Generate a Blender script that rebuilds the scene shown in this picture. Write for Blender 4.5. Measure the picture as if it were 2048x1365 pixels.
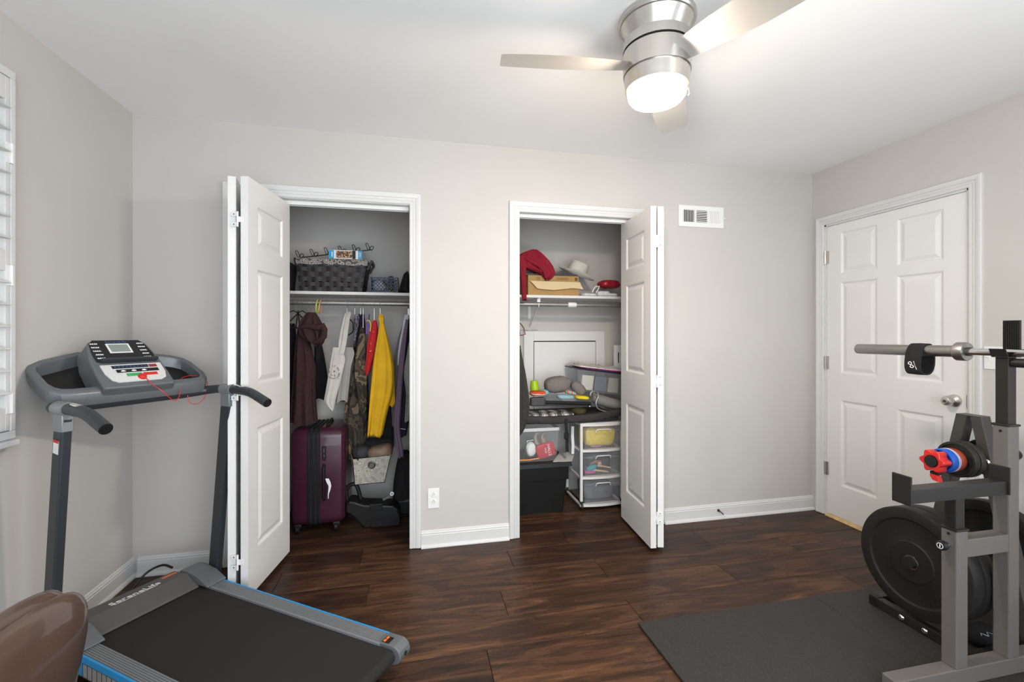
import bpy, bmesh, math, random
from mathutils import Vector, Matrix
R_ = math.radians
random.seed(7)
scene = bpy.context.scene
for o in list(bpy.data.objects):
    bpy.data.objects.remove(o)
C = scene.collection

# ------------------------------------------------------------------ camera, sky, exposure
cam_d = bpy.data.cameras.new('camera')
cam_d.sensor_width = 36.0
cam_d.lens = 15.873
cam_d.shift_y = -0.0081
cam_d.clip_start = 0.05
cam = bpy.data.objects.new('camera', cam_d)
C.objects.link(cam)
cam.location = (1.4495, -2.7536, 1.2842)
cam.rotation_euler = (R_(90), 0, -R_(12.27))
scene.camera = cam

world = bpy.data.worlds.new('sky')
scene.world = world
world.use_nodes = True
wbg = world.node_tree.nodes['Background']
wbg.inputs['Color'].default_value = (0.86, 0.93, 1.0, 1)
wbg.inputs['Strength'].default_value = 5.4

scene.view_settings.view_transform = 'Standard'
scene.view_settings.look = 'None'
scene.view_settings.exposure = 0.14
scene.view_settings.gamma = 1.0
scene.view_settings.use_curve_mapping = False
LAMP_STRENGTH = 205.0

# portals: fill daylight enters through the two added, unseen openings
def portal(name, loc, rot, sx, sy):
    l = bpy.data.lights.new(name, 'AREA')
    l.shape = 'RECTANGLE'; l.size = sx; l.size_y = sy
    l.cycles.is_portal = True
    o = bpy.data.objects.new(name, l); C.objects.link(o)
    o.location = loc; o.rotation_euler = rot
    return o
portal('fill_portal', (1.95, -3.53, 1.20), (R_(90), 0, 0), 2.8, 2.2)
portal('fill_portal', (4.32, -2.92, 1.20), (R_(90), 0, R_(90)), 1.04, 1.5)

# ------------------------------------------------------------------ materials
def mat(name, col, rough=0.5, metal=0.0, var=0.0, vscale=8.0, bump=0.0, bscale=60.0, stretch=(1, 1, 1),
        spec=0.5, alpha=1.0, trans=0.0, emit=None, estr=0.0, coat=0.0, ior=1.45):
    m = bpy.data.materials.new(name)
    m.use_nodes = True
    nt = m.node_tree; b = nt.nodes['Principled BSDF']
    b.inputs['Base Color'].default_value = (*col, 1)
    b.inputs['Roughness'].default_value = rough
    b.inputs['Metallic'].default_value = metal
    b.inputs['Specular IOR Level'].default_value = spec
    b.inputs['Coat Weight'].default_value = coat
    b.inputs['IOR'].default_value = ior
    b.inputs['Transmission Weight'].default_value = trans
    b.inputs['Alpha'].default_value = alpha
    if emit:
        b.inputs['Emission Color'].default_value = (*emit, 1)
        b.inputs['Emission Strength'].default_value = estr
    tc = nt.nodes.new('ShaderNodeTexCoord'); mp = nt.nodes.new('ShaderNodeMapping')
    nt.links.new(tc.outputs['Object'], mp.inputs['Vector'])
    mp.inputs['Scale'].default_value = stretch
    n = nt.nodes.new('ShaderNodeTexNoise'); n.inputs['Scale'].default_value = vscale
    n.inputs['Detail'].default_value = 4
    nt.links.new(mp.outputs[0], n.inputs['Vector'])
    r = nt.nodes.new('ShaderNodeValToRGB')
    v = max(var, 0.02)
    r.color_ramp.elements[0].position = 0.3; r.color_ramp.elements[1].position = 0.7
    r.color_ramp.elements[0].color = (*[c * (1 - v) for c in col], 1)
    r.color_ramp.elements[1].color = (*[min(1, c * (1 + v)) for c in col], 1)
    nt.links.new(n.outputs['Fac'], r.inputs['Fac'])
    nt.links.new(r.outputs[0], b.inputs['Base Color'])
    if bump:
        n2 = nt.nodes.new('ShaderNodeTexNoise'); n2.inputs['Scale'].default_value = bscale
        n2.inputs['Detail'].default_value = 3
        nt.links.new(mp.outputs[0], n2.inputs['Vector'])
        bp = nt.nodes.new('ShaderNodeBump'); bp.inputs['Strength'].default_value = bump
        bp.inputs['Distance'].default_value = 0.004
        nt.links.new(n2.outputs['Fac'], bp.inputs['Height'])
        nt.links.new(bp.outputs[0], b.inputs['Normal'])
    return m

def ramp_mat(name, tex, stops, rough=0.8, scale=10.0, stretch=(1, 1, 1), interp='CONSTANT', detail=2.0, bump=0.0, distort=0.0):
    """flat print: a texture mapped through a colour ramp. tex: noise, voronoi, wave, stripes"""
    m = bpy.data.materials.new(name); m.use_nodes = True
    nt = m.node_tree; b = nt.nodes['Principled BSDF']
    b.inputs['Roughness'].default_value = rough
    tc = nt.nodes.new('ShaderNodeTexCoord'); mp = nt.nodes.new('ShaderNodeMapping')
    mp.inputs['Scale'].default_value = stretch
    nt.links.new(tc.outputs['Object'], mp.inputs['Vector'])
    if tex == 'noise':
        t = nt.nodes.new('ShaderNodeTexNoise'); t.inputs['Detail'].default_value = detail; out = t.outputs['Fac']
        t.inputs['Distortion'].default_value = distort
    elif tex == 'voronoi':
        t = nt.nodes.new('ShaderNodeTexVoronoi'); out = t.outputs['Distance']
    elif tex == 'cells':
        t = nt.nodes.new('ShaderNodeTexVoronoi'); sx = nt.nodes.new('ShaderNodeSeparateColor')
        nt.links.new(t.outputs['Color'], sx.inputs[0]); out = sx.outputs[0]
    else:
        t = nt.nodes.new('ShaderNodeTexWave'); out = t.outputs['Fac']
        t.bands_direction = {'wavex': 'X', 'wavez': 'Z', 'wavey': 'Y'}.get(tex, 'X')
        t.inputs['Distortion'].default_value = distort
    t.inputs['Scale'].default_value = scale
    nt.links.new(mp.outputs[0], t.inputs['Vector'])
    r = nt.nodes.new('ShaderNodeValToRGB'); r.color_ramp.interpolation = interp
    els = r.color_ramp.elements
    while len(els) < len(stops): els.new(0.5)
    for e, (p, c) in zip(els, stops):
        e.position = p; e.color = (*c, 1)
    nt.links.new(out, r.inputs['Fac'])
    nt.links.new(r.outputs[0], b.inputs['Base Color'])
    if bump:
        bp = nt.nodes.new('ShaderNodeBump'); bp.inputs['Strength'].default_value = bump
        bp.inputs['Distance'].default_value = 0.003
        nt.links.new(out, bp.inputs['Height']); nt.links.new(bp.outputs[0], b.inputs['Normal'])
    return m

def clear_mat(name, tint=(0.9, 0.92, 0.93), fac=0.5, rough=0.25):
    """cloudy clear plastic: a mix of see-through and glossy white"""
    m = bpy.data.materials.new(name); m.use_nodes = True
    nt = m.node_tree; b = nt.nodes['Principled BSDF']; out = nt.nodes['Material Output']
    b.inputs['Base Color'].default_value = (*tint, 1); b.inputs['Roughness'].default_value = rough
    tr = nt.nodes.new('ShaderNodeBsdfTransparent'); tr.inputs['Color'].default_value = (*tint, 1)
    mx = nt.nodes.new('ShaderNodeMixShader'); mx.inputs['Fac'].default_value = fac
    nt.links.new(tr.outputs[0], mx.inputs[1]); nt.links.new(b.outputs[0], mx.inputs[2])
    nt.links.new(mx.outputs[0], out.inputs['Surface'])
    return m

def wood_floor():
    m = bpy.data.materials.new('dark_wood_plank'); m.use_nodes = True
    nt = m.node_tree; b = nt.nodes['Principled BSDF']; L = nt.links
    tc = nt.nodes.new('ShaderNodeTexCoord'); oi = nt.nodes.new('ShaderNodeObjectInfo')
    ad = nt.nodes.new('ShaderNodeVectorMath'); ad.operation = 'ADD'
    sc = nt.nodes.new('ShaderNodeVectorMath'); sc.operation = 'SCALE'; sc.inputs[3].default_value = 37.0
    cb = nt.nodes.new('ShaderNodeCombineXYZ')
    for i in range(3): L.new(oi.outputs['Random'], cb.inputs[i])
    L.new(cb.outputs[0], sc.inputs[0]); L.new(tc.outputs['Object'], ad.inputs[0]); L.new(sc.outputs[0], ad.inputs[1])
    # broad cathedral grain
    mp = nt.nodes.new('ShaderNodeMapping'); mp.inputs['Scale'].default_value = (1.3, 9.0, 1.0)
    L.new(ad.outputs[0], mp.inputs['Vector'])
    n1 = nt.nodes.new('ShaderNodeTexNoise'); n1.inputs['Scale'].default_value = 1.5; n1.inputs['Detail'].default_value = 7
    n1.inputs['Roughness'].default_value = 0.6
    n1.inputs['Distortion'].default_value = 1.2
    L.new(mp.outputs[0], n1.inputs['Vector'])
    # rings: sine of the broad noise
    mu = nt.nodes.new('ShaderNodeMath'); mu.operation = 'MULTIPLY'; mu.inputs[1].default_value = 75.0
    L.new(n1.outputs['Fac'], mu.inputs[0])
    sn = nt.nodes.new('ShaderNodeMath'); sn.operation = 'SINE'; L.new(mu.outputs[0], sn.inputs[0])
    # fine fibres
    mp2 = nt.nodes.new('ShaderNodeMapping'); mp2.inputs['Scale'].default_value = (3.0, 90.0, 1.0)
    L.new(ad.outputs[0], mp2.inputs['Vector'])
    n2 = nt.nodes.new('ShaderNodeTexNoise'); n2.inputs['Scale'].default_value = 2.0; n2.inputs['Detail'].default_value = 4
    L.new(mp2.outputs[0], n2.inputs['Vector'])
    r1 = nt.nodes.new('ShaderNodeValToRGB')
    e = r1.color_ramp.elements
    e[0].position = 0.30; e[0].color = (0.022, 0.0115, 0.0075, 1)
    e[1].position = 0.74; e[1].color = (0.150, 0.070, 0.032, 1)
    k = e.new(0.47); k.color = (0.044, 0.0215, 0.0125, 1)
    k = e.new(0.60); k.color = (0.084, 0.038, 0.019, 1)
    L.new(n1.outputs['Fac'], r1.inputs['Fac'])
    def mult(a_out, fac_out, lo, hi):
        mr = nt.nodes.new('ShaderNodeMapRange'); mr.inputs['To Min'].default_value = lo; mr.inputs['To Max'].default_value = hi
        L.new(fac_out, mr.inputs['Value'])
        vm = nt.nodes.new('ShaderNodeVectorMath'); vm.operation = 'SCALE'
        L.new(a_out, vm.inputs[0]); L.new(mr.outputs[0], vm.inputs[3])
        return vm.outputs[0], mr
    c, mr = mult(r1.outputs[0], sn.outputs[0], 0.80, 1.14); mr.inputs['From Min'].default_value = -1
    c, mr = mult(c, n2.outputs['Fac'], 0.45, 1.55)
    c, mr = mult(c, oi.outputs['Random'], 0.78, 1.25)
    L.new(c, b.inputs['Base Color'])
    b.inputs['Roughness'].default_value = 0.40
    b.inputs['Specular IOR Level'].default_value = 0.22
    bp = nt.nodes.new('ShaderNodeBump'); bp.inputs['Strength'].default_value = 0.12; bp.inputs['Distance'].default_value = 0.002
    L.new(n2.outputs['Fac'], bp.inputs['Height']); L.new(bp.outputs[0], b.inputs['Normal'])
    return m

MT = {}
MT['wall'] = mat('wall_paint', (0.555, 0.528, 0.500), 0.75, var=0.012, vscale=2.0, bump=0.05, bscale=180)
MT['ceiling'] = mat('ceiling_paint', (0.90, 0.895, 0.885), 0.85, var=0.01, vscale=1.5, bump=0.06, bscale=120)
MT['trim'] = mat('white_trim', (0.67, 0.665, 0.655), 0.40, var=0.01, vscale=3)
MT['door'] = mat('white_door', (0.765, 0.750, 0.730), 0.38, var=0.012, vscale=4, bump=0.04, bscale=90)
MT['wood'] = wood_floor()
MT['subfloor'] = mat('dark_gap', (0.012, 0.008, 0.006), 0.8)
MT['nickel'] = mat('brushed_nickel', (0.60, 0.575, 0.54), 0.30, 1.0, var=0.06, vscale=40, stretch=(1, 1, 0.02))
MT['steel'] = mat('steel', (0.40, 0.385, 0.365), 0.34, 1.0, var=0.05, vscale=60, stretch=(1, 0.05, 1))
MT['chrome'] = mat('chrome', (0.8, 0.8, 0.79), 0.12, 1.0)
MT['darksteel'] = mat('dark_metal', (0.10, 0.095, 0.09), 0.35, 0.8)
MT['black'] = mat('black_plastic', (0.010, 0.0095, 0.0095), 0.45, var=0.1, spec=0.35)
MT['blackcloth'] = mat('black_fabric', (0.012, 0.011, 0.012), 0.95, var=0.2, vscale=40, bump=0.3, bscale=300)
MT['dark'] = mat('dark_hole', (0.01, 0.009, 0.008), 0.9)
MT['whitepl'] = mat('white_plastic', (0.80, 0.80, 0.78), 0.35)
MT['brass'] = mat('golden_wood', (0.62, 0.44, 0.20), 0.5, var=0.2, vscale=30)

# ------------------------------------------------------------------ mesh builder
class MB:
    def __init__(s): s.v = []; s.f = []; s.sm = []; s.soft = False
    def add(s, vs, fs, smooth=False):
        o = len(s.v); s.v += [tuple(p) for p in vs]
        for f in fs: s.f.append(tuple(i + o for i in f)); s.sm.append(smooth)
        return s
    def box(s, a, b):
        x0, y0, z0 = [min(p, q) for p, q in zip(a, b)]; x1, y1, z1 = [max(p, q) for p, q in zip(a, b)]
        return s.add([(x0, y0, z0), (x1, y0, z0), (x1, y1, z0), (x0, y1, z0), (x0, y0, z1), (x1, y0, z1), (x1, y1, z1), (x0, y1, z1)],
                     [(0, 3, 2, 1), (4, 5, 6, 7), (0, 1, 5, 4), (1, 2, 6, 5), (2, 3, 7, 6), (3, 0, 4, 7)])
    def rbox(s, a, b, r=0.004):
        """box with chamfered edges"""
        bm = bmesh.new()
        lo = [min(p, q) for p, q in zip(a, b)]; hi = [max(p, q) for p, q in zip(a, b)]
        bmesh.ops.create_cube(bm, size=1)
        for v in bm.verts:
            v.co = Vector([lo[i] + (v.co[i] + 0.5) * (hi[i] - lo[i]) for i in range(3)])
        r = min(r, 0.45 * min(h - l for h, l in zip(hi, lo)))
        bmesh.ops.bevel(bm, geom=bm.edges[:] , offset=r, segments=2, profile=0.5, affect='EDGES')
        return s.bm(bm)
    def bm(s, bm, smooth=False, mtx=None):
        bm.verts.index_update()
        s.add([tuple((mtx @ v.co) if mtx else v.co) for v in bm.verts], [[v.index for v in f.verts] for f in bm.faces], smooth)
        bm.free(); return s
    def bar(s, p, q, w, h, up=(0, 0, 1)):
        """box section from p to q: w across, h along up"""
        p = Vector(p); q = Vector(q); d = (q - p).normalized(); up = Vector(up)
        sx = d.cross(up)
        if sx.length < 1e-5: sx = d.cross(Vector((0, 1, 0)))
        sx.normalize(); uy = sx.cross(d).normalized()
        vs = []
        for c in (p, q):
            for a, b in ((-1, -1), (1, -1), (1, 1), (-1, 1)):
                vs.append(c + sx * a * w / 2 + uy * b * h / 2)
        return s.add(vs, [(0, 1, 2, 3), (7, 6, 5, 4), (0, 4, 5, 1), (1, 5, 6, 2), (2, 6, 7, 3), (3, 7, 4, 0)])
    def tube(s, pts, r, n=10, closed=False, cap=True):
        pts = [Vector(p) for p in pts]; m = len(pts)
        rs = r if isinstance(r, (list, tuple)) else [r] * m
        ts = []
        for i in range(m):
            a = pts[(i - 1) % m] if (i > 0 or closed) else pts[i]
            b = pts[(i + 1) % m] if (i < m - 1 or closed) else pts[i]
            ts.append((b - a).normalized())
        u = ts[0].cross(Vector((0, 0, 1)))
        if u.length < 1e-3: u = ts[0].cross(Vector((1, 0, 0)))
        u.normalize(); vs = []
        for i in range(m):
            u = (u - ts[i] * u.dot(ts[i])).normalized(); w = ts[i].cross(u)
            for k in range(n):
                a = 2 * math.pi * k / n
                vs.append(pts[i] + (u * math.cos(a) + w * math.sin(a)) * rs[i])
        fs = []
        for i in range(m if closed else m - 1):
            j = (i + 1) % m
            for k in range(n):
                fs.append((i * n + k, i * n + (k + 1) % n, j * n + (k + 1) % n, j * n + k))
        s.add(vs, fs, True)
        if cap and not closed:
            s.add(vs[:n], [tuple(range(n))[::-1]]); s.add(vs[-n:], [tuple(range(n))])
        return s
    def cyl(s, p, q, r, n=24, r2=None): return s.tube([p, q], [r, r if r2 is None else r2], n)
    def lathe(s, prof, c=(0, 0, 0), axis='z', n=40, cap=True, smooth=True):
        """prof: (radius, height) list"""
        m = len(prof); vs = []
        for (r, h) in prof:
            for k in range(n):
                a = 2 * math.pi * k / n; p = (r * math.cos(a), r * math.sin(a), h)
                if axis == 'x': p = (p[2], p[0], p[1])
                elif axis == 'y': p = (p[1], p[2], p[0])
                vs.append((p[0] + c[0], p[1] + c[1], p[2] + c[2]))
        fs = [(i * n + k, i * n + (k + 1) % n, (i + 1) * n + (k + 1) % n, (i + 1) * n + k) for i in range(m - 1) for k in range(n)]
        s.add(vs, fs, smooth)
        if cap:
            if prof[0][0] > 1e-6: s.add(vs[:n], [tuple(range(n))[::-1]])
            if prof[-1][0] > 1e-6: s.add(vs[-n:], [tuple(range(n))])
        return s
    def prism(s, poly, ext, plane='xz'):
        """poly: 2D outline; ext: (lo, hi) along the third axis"""
        n = len(poly); vs = []
        for e in ext:
            for (a, b) in poly:
                vs.append({'xz': (a, e, b), 'xy': (a, b, e), 'yz': (e, a, b)}[plane])
        fs = [tuple(range(n)), tuple(range(2 * n - 1, n - 1, -1))]
        fs += [(i, n + i, n + (i + 1) % n, (i + 1) % n) for i in range(n)]
        return s.add(vs, fs)
    def loft(s, rings, closed=True, cap=True, smooth=True):
        n = len(rings[0]); vs = [p for r in rings for p in r]
        fs = []
        for i in range(len(rings) - 1):
            for k in range(n if closed else n - 1):
                fs.append((i * n + k, i * n + (k + 1) % n, (i + 1) * n + (k + 1) % n, (i + 1) * n + k))
        s.add(vs, fs, smooth)
        if cap and closed:
            s.add(rings[0], [tuple(range(n))[::-1]], smooth); s.add(rings[-1], [tuple(range(n))], smooth)
        return s
    def xf(s, mtx):
        s.v = [tuple(mtx @ Vector(p)) for p in s.v]; return s

MESHES = {}
def obj(name, mb, m, parent=None, bevel=0.0, sub=0, world=None, share=None):
    """link ONE mesh object; coordinates are in the frame of the parent's root, or world coordinates for a root without rotation"""
    off = Vector((0, 0, 0))
    if parent is None:
        xs = [p[0] for p in mb.v]; ys = [p[1] for p in mb.v]; zs = [p[2] for p in mb.v]
        off = Vector(((min(xs) + max(xs)) / 2, (min(ys) + max(ys)) / 2, min(zs)))
    elif parent.get('_abs'):
        off = Vector(parent['_abs'])
    me = bpy.data.meshes.new(name)
    me.from_pydata([tuple(Vector(p) - off) for p in mb.v], [], mb.f)
    me.polygons.foreach_set('use_smooth', mb.sm)
    bm = bmesh.new(); bm.from_mesh(me); bmesh.ops.recalc_face_normals(bm, faces=bm.faces[:]); bm.to_mesh(me); bm.free()
    me.materials.append(MT[m] if isinstance(m, str) else m)
    if any(mb.sm) and not mb.soft: me.set_sharp_from_angle(angle=R_(30))
    me.update()
    o = bpy.data.objects.new(name, me); C.objects.link(o)
    if parent is None: o.location = off
    else:
        o.parent = parent
        if parent.get('_abs'): o['_abs'] = parent['_abs']
    if bevel:
        md = o.modifiers.new('bevel', 'BEVEL'); md.width = bevel; md.segments = 2; md.limit_method = 'ANGLE'; md.angle_limit = R_(40)
    if sub:
        md = o.modifiers.new('sub', 'SUBSURF'); md.levels = sub; md.render_levels = sub
    return o

def tag(o, label, cat=None, group=None, kind=None):
    o['label'] = label
    if cat: o['category'] = cat
    if group: o['group'] = group
    if kind: o['kind'] = kind
    return o

def thing(name, label, cat, loc, rotz=0.0, group=None, kind=None):
    """an Empty at the base of a thing; without rotation its parts are given in world coordinates"""
    e = bpy.data.objects.new(name, None); e.empty_display_size = 0.1
    C.objects.link(e); e.location = loc; e.rotation_euler = (0, 0, rotz)
    if rotz == 0.0: e['_abs'] = tuple(loc)
    tag(e, label, cat, group, kind)
    return e

def struct(name, mb, m, parent=None, label=None, bevel=0.0):
    o = obj(name, mb, m, parent, bevel=bevel)
    if parent is None: o['kind'] = 'structure'
    if label: o['label'] = label
    return o

def lettering(name, text, size, mtx, m, parent, thick=0.0006, align='CENTER', shear=0.0):
    cu = bpy.data.curves.new(name, 'FONT'); cu.body = text; cu.size = size; cu.extrude = thick
    cu.align_x = align; cu.align_y = 'CENTER'; cu.shear = shear; cu.resolution_u = 3
    t = bpy.data.objects.new(name + '_curve', cu); C.objects.link(t)
    dg = bpy.context.evaluated_depsgraph_get()
    me = bpy.data.meshes.new_from_object(t.evaluated_get(dg))
    bpy.data.objects.remove(t); bpy.data.curves.remove(cu)
    me.transform(mtx)
    if parent.get('_abs'): me.transform(Matrix.Translation(-Vector(parent['_abs'])))
    me.materials.clear(); me.materials.append(MT[m] if isinstance(m, str) else m)
    me.name = name
    o = bpy.data.objects.new(name, me); C.objects.link(o); o.parent = parent
    if parent.get('_abs'): o['_abs'] = parent['_abs']
    return o

def frame(origin, xdir, ydir):
    """matrix whose x and y axes lie along the given directions"""
    x = Vector(xdir).normalized(); y = Vector(ydir); y = (y - x * y.dot(x)).normalized(); z = x.cross(y)
    m = Matrix(((x.x, y.x, z.x, origin[0]), (x.y, y.y, z.y, origin[1]), (x.z, y.z, z.z, origin[2]), (0, 0, 0, 1)))
    return m

def interp_rows(rows, n):
    """resample rows (z, xl, xr, ...) smoothly to n rows"""
    out = []
    m = len(rows)
    # parameter by z distance
    t = [0.0]
    for i in range(1, m): t.append(t[-1] + abs(rows[i][0] - rows[i - 1][0]) + 1e-6)
    for k in range(n):
        T = t[-1] * k / (n - 1); i = 0
        while i < m - 2 and T > t[i + 1]: i += 1
        f = (T - t[i]) / (t[i + 1] - t[i])
        out.append([a + (b - a) * f for a, b in zip(rows[i], rows[i + 1])])
    # light smoothing
    for _ in range(2):
        sm = [out[0]]
        for i in range(1, n - 1):
            sm.append([out[i][0]] + [(out[i - 1][j] + 2 * out[i][j] + out[i + 1][j]) / 4 for j in range(1, len(out[i]))])
        sm.append(out[-1]); out = sm
    return out

def drape(rows, y, depth, folds=4, amp=0.25, seed=0, nr=26, ns=44, tilt=0.0):
    """hanging cloth: closed wavy cross-sections following the outline rows (z, xl, xr)"""
    rnd = random.Random(seed); ph = [rnd.uniform(0, 6.28) for _ in range(6)]
    rings = []
    rr = interp_rows(rows, nr)
    z0 = rr[0][0]; z1 = rr[-1][0]
    for i, r in enumerate(rr):
        z, xl, xr = r[:3]; f = i / (nr - 1)
        cx = (xl + xr) / 2; hw = (xr - xl) / 2
        d = depth * (0.45 + 0.55 * min(1, 3 * f)) * min(1.0, 0.4 + hw / 0.05)
        ring = []
        for k in range(ns):
            a = 2 * math.pi * k / ns; c = math.cos(a); s_ = math.sin(a)
            x = cx + hw * math.copysign(abs(c) ** 0.75, c)
            yy = math.copysign(abs(s_) ** 0.6, s_) * d
            w = amp * d * (math.sin(folds * 3.0 * c + ph[0] + 1.2 * f) + 0.5 * math.sin(folds * 5.3 * c + ph[1] - 2.2 * f + 3 * (z - z0)))
            yy += w * (0.35 + 0.65 * f)
            zz = z + 0.008 * math.sin(4 * c + ph[2]) * (f ** 3)
            ring.append((x, y + yy + tilt * f, zz))
        rings.append(ring)
    r_ = MB().loft(rings); r_.soft = True
    return r_

def pillow(mb, c, sx, sy, sz, n=20, m=10, e=0.6, wob=0.0, seed=0, rot=None):
    """rounded blob; e<1 makes it squarer"""
    rnd = random.Random(seed); ph = [rnd.uniform(0, 6.28) for _ in range(4)]
    rings = []
    for i in range(m + 1):
        b = -math.pi / 2 + math.pi * i / m; cb = max(1e-4, math.cos(b)); sb = math.sin(b)
        ring = []
        for k in range(n):
            a = 2 * math.pi * k / n; ca = math.cos(a); sa = math.sin(a)
            sg = lambda t, p: math.copysign(abs(t) ** p, t)
            w = 1 + wob * (math.sin(3 * a + ph[0] + 2 * b) + 0.6 * math.sin(7 * a + ph[1] - 3 * b)) * cb
            p = Vector((sx * sg(ca, e) * cb ** e * w, sy * sg(sa, e) * cb ** e * w, sz * sg(sb, e) * (1 + wob * math.sin(5 * a + ph[2]))))
            if rot: p = rot @ p
            ring.append((c[0] + p.x, c[1] + p.y, c[2] + p.z))
        rings.append(ring)
    mb.soft = True
    return mb.loft(rings)

def spline(pts, n=5):
    """Catmull-Rom curve through the points"""
    P = [Vector(p) for p in pts]; out = []
    for i in range(len(P) - 1):
        a = P[max(i - 1, 0)]; b = P[i]; c = P[i + 1]; d = P[min(i + 2, len(P) - 1)]
        for k in range(n):
            t = k / n
            out.append(0.5 * ((2 * b) + (c - a) * t + (2 * a - 5 * b + 4 * c - d) * t * t + (3 * b - a - 3 * c + d) * t ** 3))
    return out + [P[-1]]

def copy_tree(o, parent=None):
    c = o.copy(); C.objects.link(c); c.parent = parent
    for ch in o.children: copy_tree(ch, c)
    return c


# ================================================================== THE ROOM
W, H, YF, YB = 4.29, 2.44, -3.5, 0.76        # width, height, front wall, back of the closets
c1l, c1r, c2l, c2r = 0.495, 1.425, 2.095, 3.025   # closet openings
HO = 2.046                                    # opening height
floor = struct('floor', MB().box((-0.1, YF - 0.1, -0.06), (W + 0.1, YB + 0.1, -0.006)), 'subfloor', label='dark brown wood plank floor running along the closet wall')
# planks: rows along x
pw = 0.2; y0 = YF; plank_meshes = {}
ystart = -0.345 - pw * 16
joint = {-0.345: 1.227, -0.545: 1.869, -0.745: 1.226}
for r in range(22):
    ya = round(ystart + r * pw, 4); yb = ya + pw
    ya_, yb_ = max(ya, YF), min(yb, YB)
    if yb_ - ya_ < 0.01: continue
    top = round(yb, 3)
    x0 = joint.get(top, random.uniform(0, 1.22))
    x = x0 - 1.22 * math.ceil(x0 / 1.22)
    while x < W:
        a, b = max(x, 0.0), min(x + 1.22, W)
        if b - a > 0.02:
            g = 0.0009
            lx, ly = b - a - 2 * g, yb_ - ya_ - 2 * g
            key = (round(lx, 3), round(ly, 3))
            if key not in plank_meshes:
                mb = MB(); e = 0.0012
                v = [(-lx / 2, -ly / 2, -0.006), (lx / 2, -ly / 2, -0.006), (lx / 2, ly / 2, -0.006), (-lx / 2, ly / 2, -0.006),
                     (-lx / 2, -ly / 2, -e), (lx / 2, -ly / 2, -e), (lx / 2, ly / 2, -e), (-lx / 2, ly / 2, -e),
                     (-lx / 2 + e, -ly / 2 + e, 0), (lx / 2 - e, -ly / 2 + e, 0), (lx / 2 - e, ly / 2 - e, 0), (-lx / 2 + e, ly / 2 - e, 0)]
                f = [(0, 1, 5, 4), (1, 2, 6, 5), (2, 3, 7, 6), (3, 0, 4, 7), (4, 5, 9, 8), (5, 6, 10, 9), (6, 7, 11, 10), (7, 4, 8, 11), (8, 9, 10, 11)]
                me = bpy.data.meshes.new('plank'); me.from_pydata(v, [], f); me.materials.append(MT['wood'])
                plank_meshes[key] = me
            o = bpy.data.objects.new('plank', plank_meshes[key]); C.objects.link(o); o.parent = floor
            o.location = Vector(((a + b) / 2, (ya_ + yb_) / 2, 0)) - floor.location
        x += 1.22

struct('ceiling', MB().box((-0.12, YF - 0.12, H), (W + 0.12, YB + 0.12, H + 0.08)), 'ceiling', label='smooth white ceiling')

def wall_x(name, y0, y1, x0, x1, z1, holes, m='wall', label=None):
    """wall along x with rectangular holes (xa, xb, za, zb)"""
    mb = MB(); x = x0
    for (xa, xb, za, zb) in sorted(holes):
        mb.box((x, y0, 0), (xa, y1, z1))
        if za > 0: mb.box((xa, y0, 0), (xb, y1, za))
        mb.box((xa, y0, zb), (xb, y1, z1)); x = xb
    mb.box((x, y0, 0), (x1, y1, z1))
    return struct(name, mb, m, label=label)
def wall_y(name, x0, x1, y0, y1, z1, holes, m='wall', label=None):
    mb = MB(); y = y0
    for (ya, yb, za, zb) in sorted(holes):
        mb.box((x0, y, 0), (x1, ya, z1))
        if za > 0: mb.box((x0, ya, 0), (x1, yb, za))
        mb.box((x0, ya, zb), (x1, yb, z1)); y = yb
    mb.box((x0, y, 0), (x1, y1, z1))
    return struct(name, mb, m, label=label)

WY0, WY1, WZ0, WZ1 = -1.62, -0.79, 0.95, 2.19         # left window hole
DY0, DY1, DZ = -0.955, -0.102, 2.046                  # door hole
RY0, RY1, RZ0, RZ1 = -3.44, -2.40, 0.45, 1.95            # unseen opening added in the right wall for side fill light
FX0, FX1, FZ0, FZ1 = 0.55, 3.35, 0.10, 2.30           # unseen opening added behind the camera, made wide for fill light
wall_x('wall_back', 0.0, 0.12, 0.0, W, H, [(c1l - 0.015, c1r + 0.015, 0, HO + 0.012), (c2l - 0.015, c2r + 0.015, 0, HO + 0.012)], label='greige back wall with two closet openings')
wall_y('wall_left', -0.12, 0.0, YF, YB, H, [(WY0, WY1, WZ0, WZ1)], label='greige left wall with a shuttered window')
wall_y('wall_right', W, W + 0.12, YF, YB, H, [(RY0, RY1, RZ0, RZ1), (DY0, DY1, 0, DZ)], label='greige right wall with a white door')
wall_x('wall_front', YF - 0.12, YF, -0.12, W + 0.12, H, [(FX0, FX1, FZ0, FZ1)], label='greige wall behind the camera with a wide added fill-light opening')
wall_x('wall_closet_back', YB, YB + 0.1, 0.0, W, H, [], label='greige rear wall of the closets')
for i, xx in enumerate((0.30, 1.62, 1.90, 3.16)):
    pass
wall_y('wall_closet_partition', 1.66, 1.86, 0.12, YB, H, [], label='greige partition between the two closets')
wall_y('wall_closet_side', 3.16, 3.26, 0.12, YB, H, [], label='greige side wall of the right closet')

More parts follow.
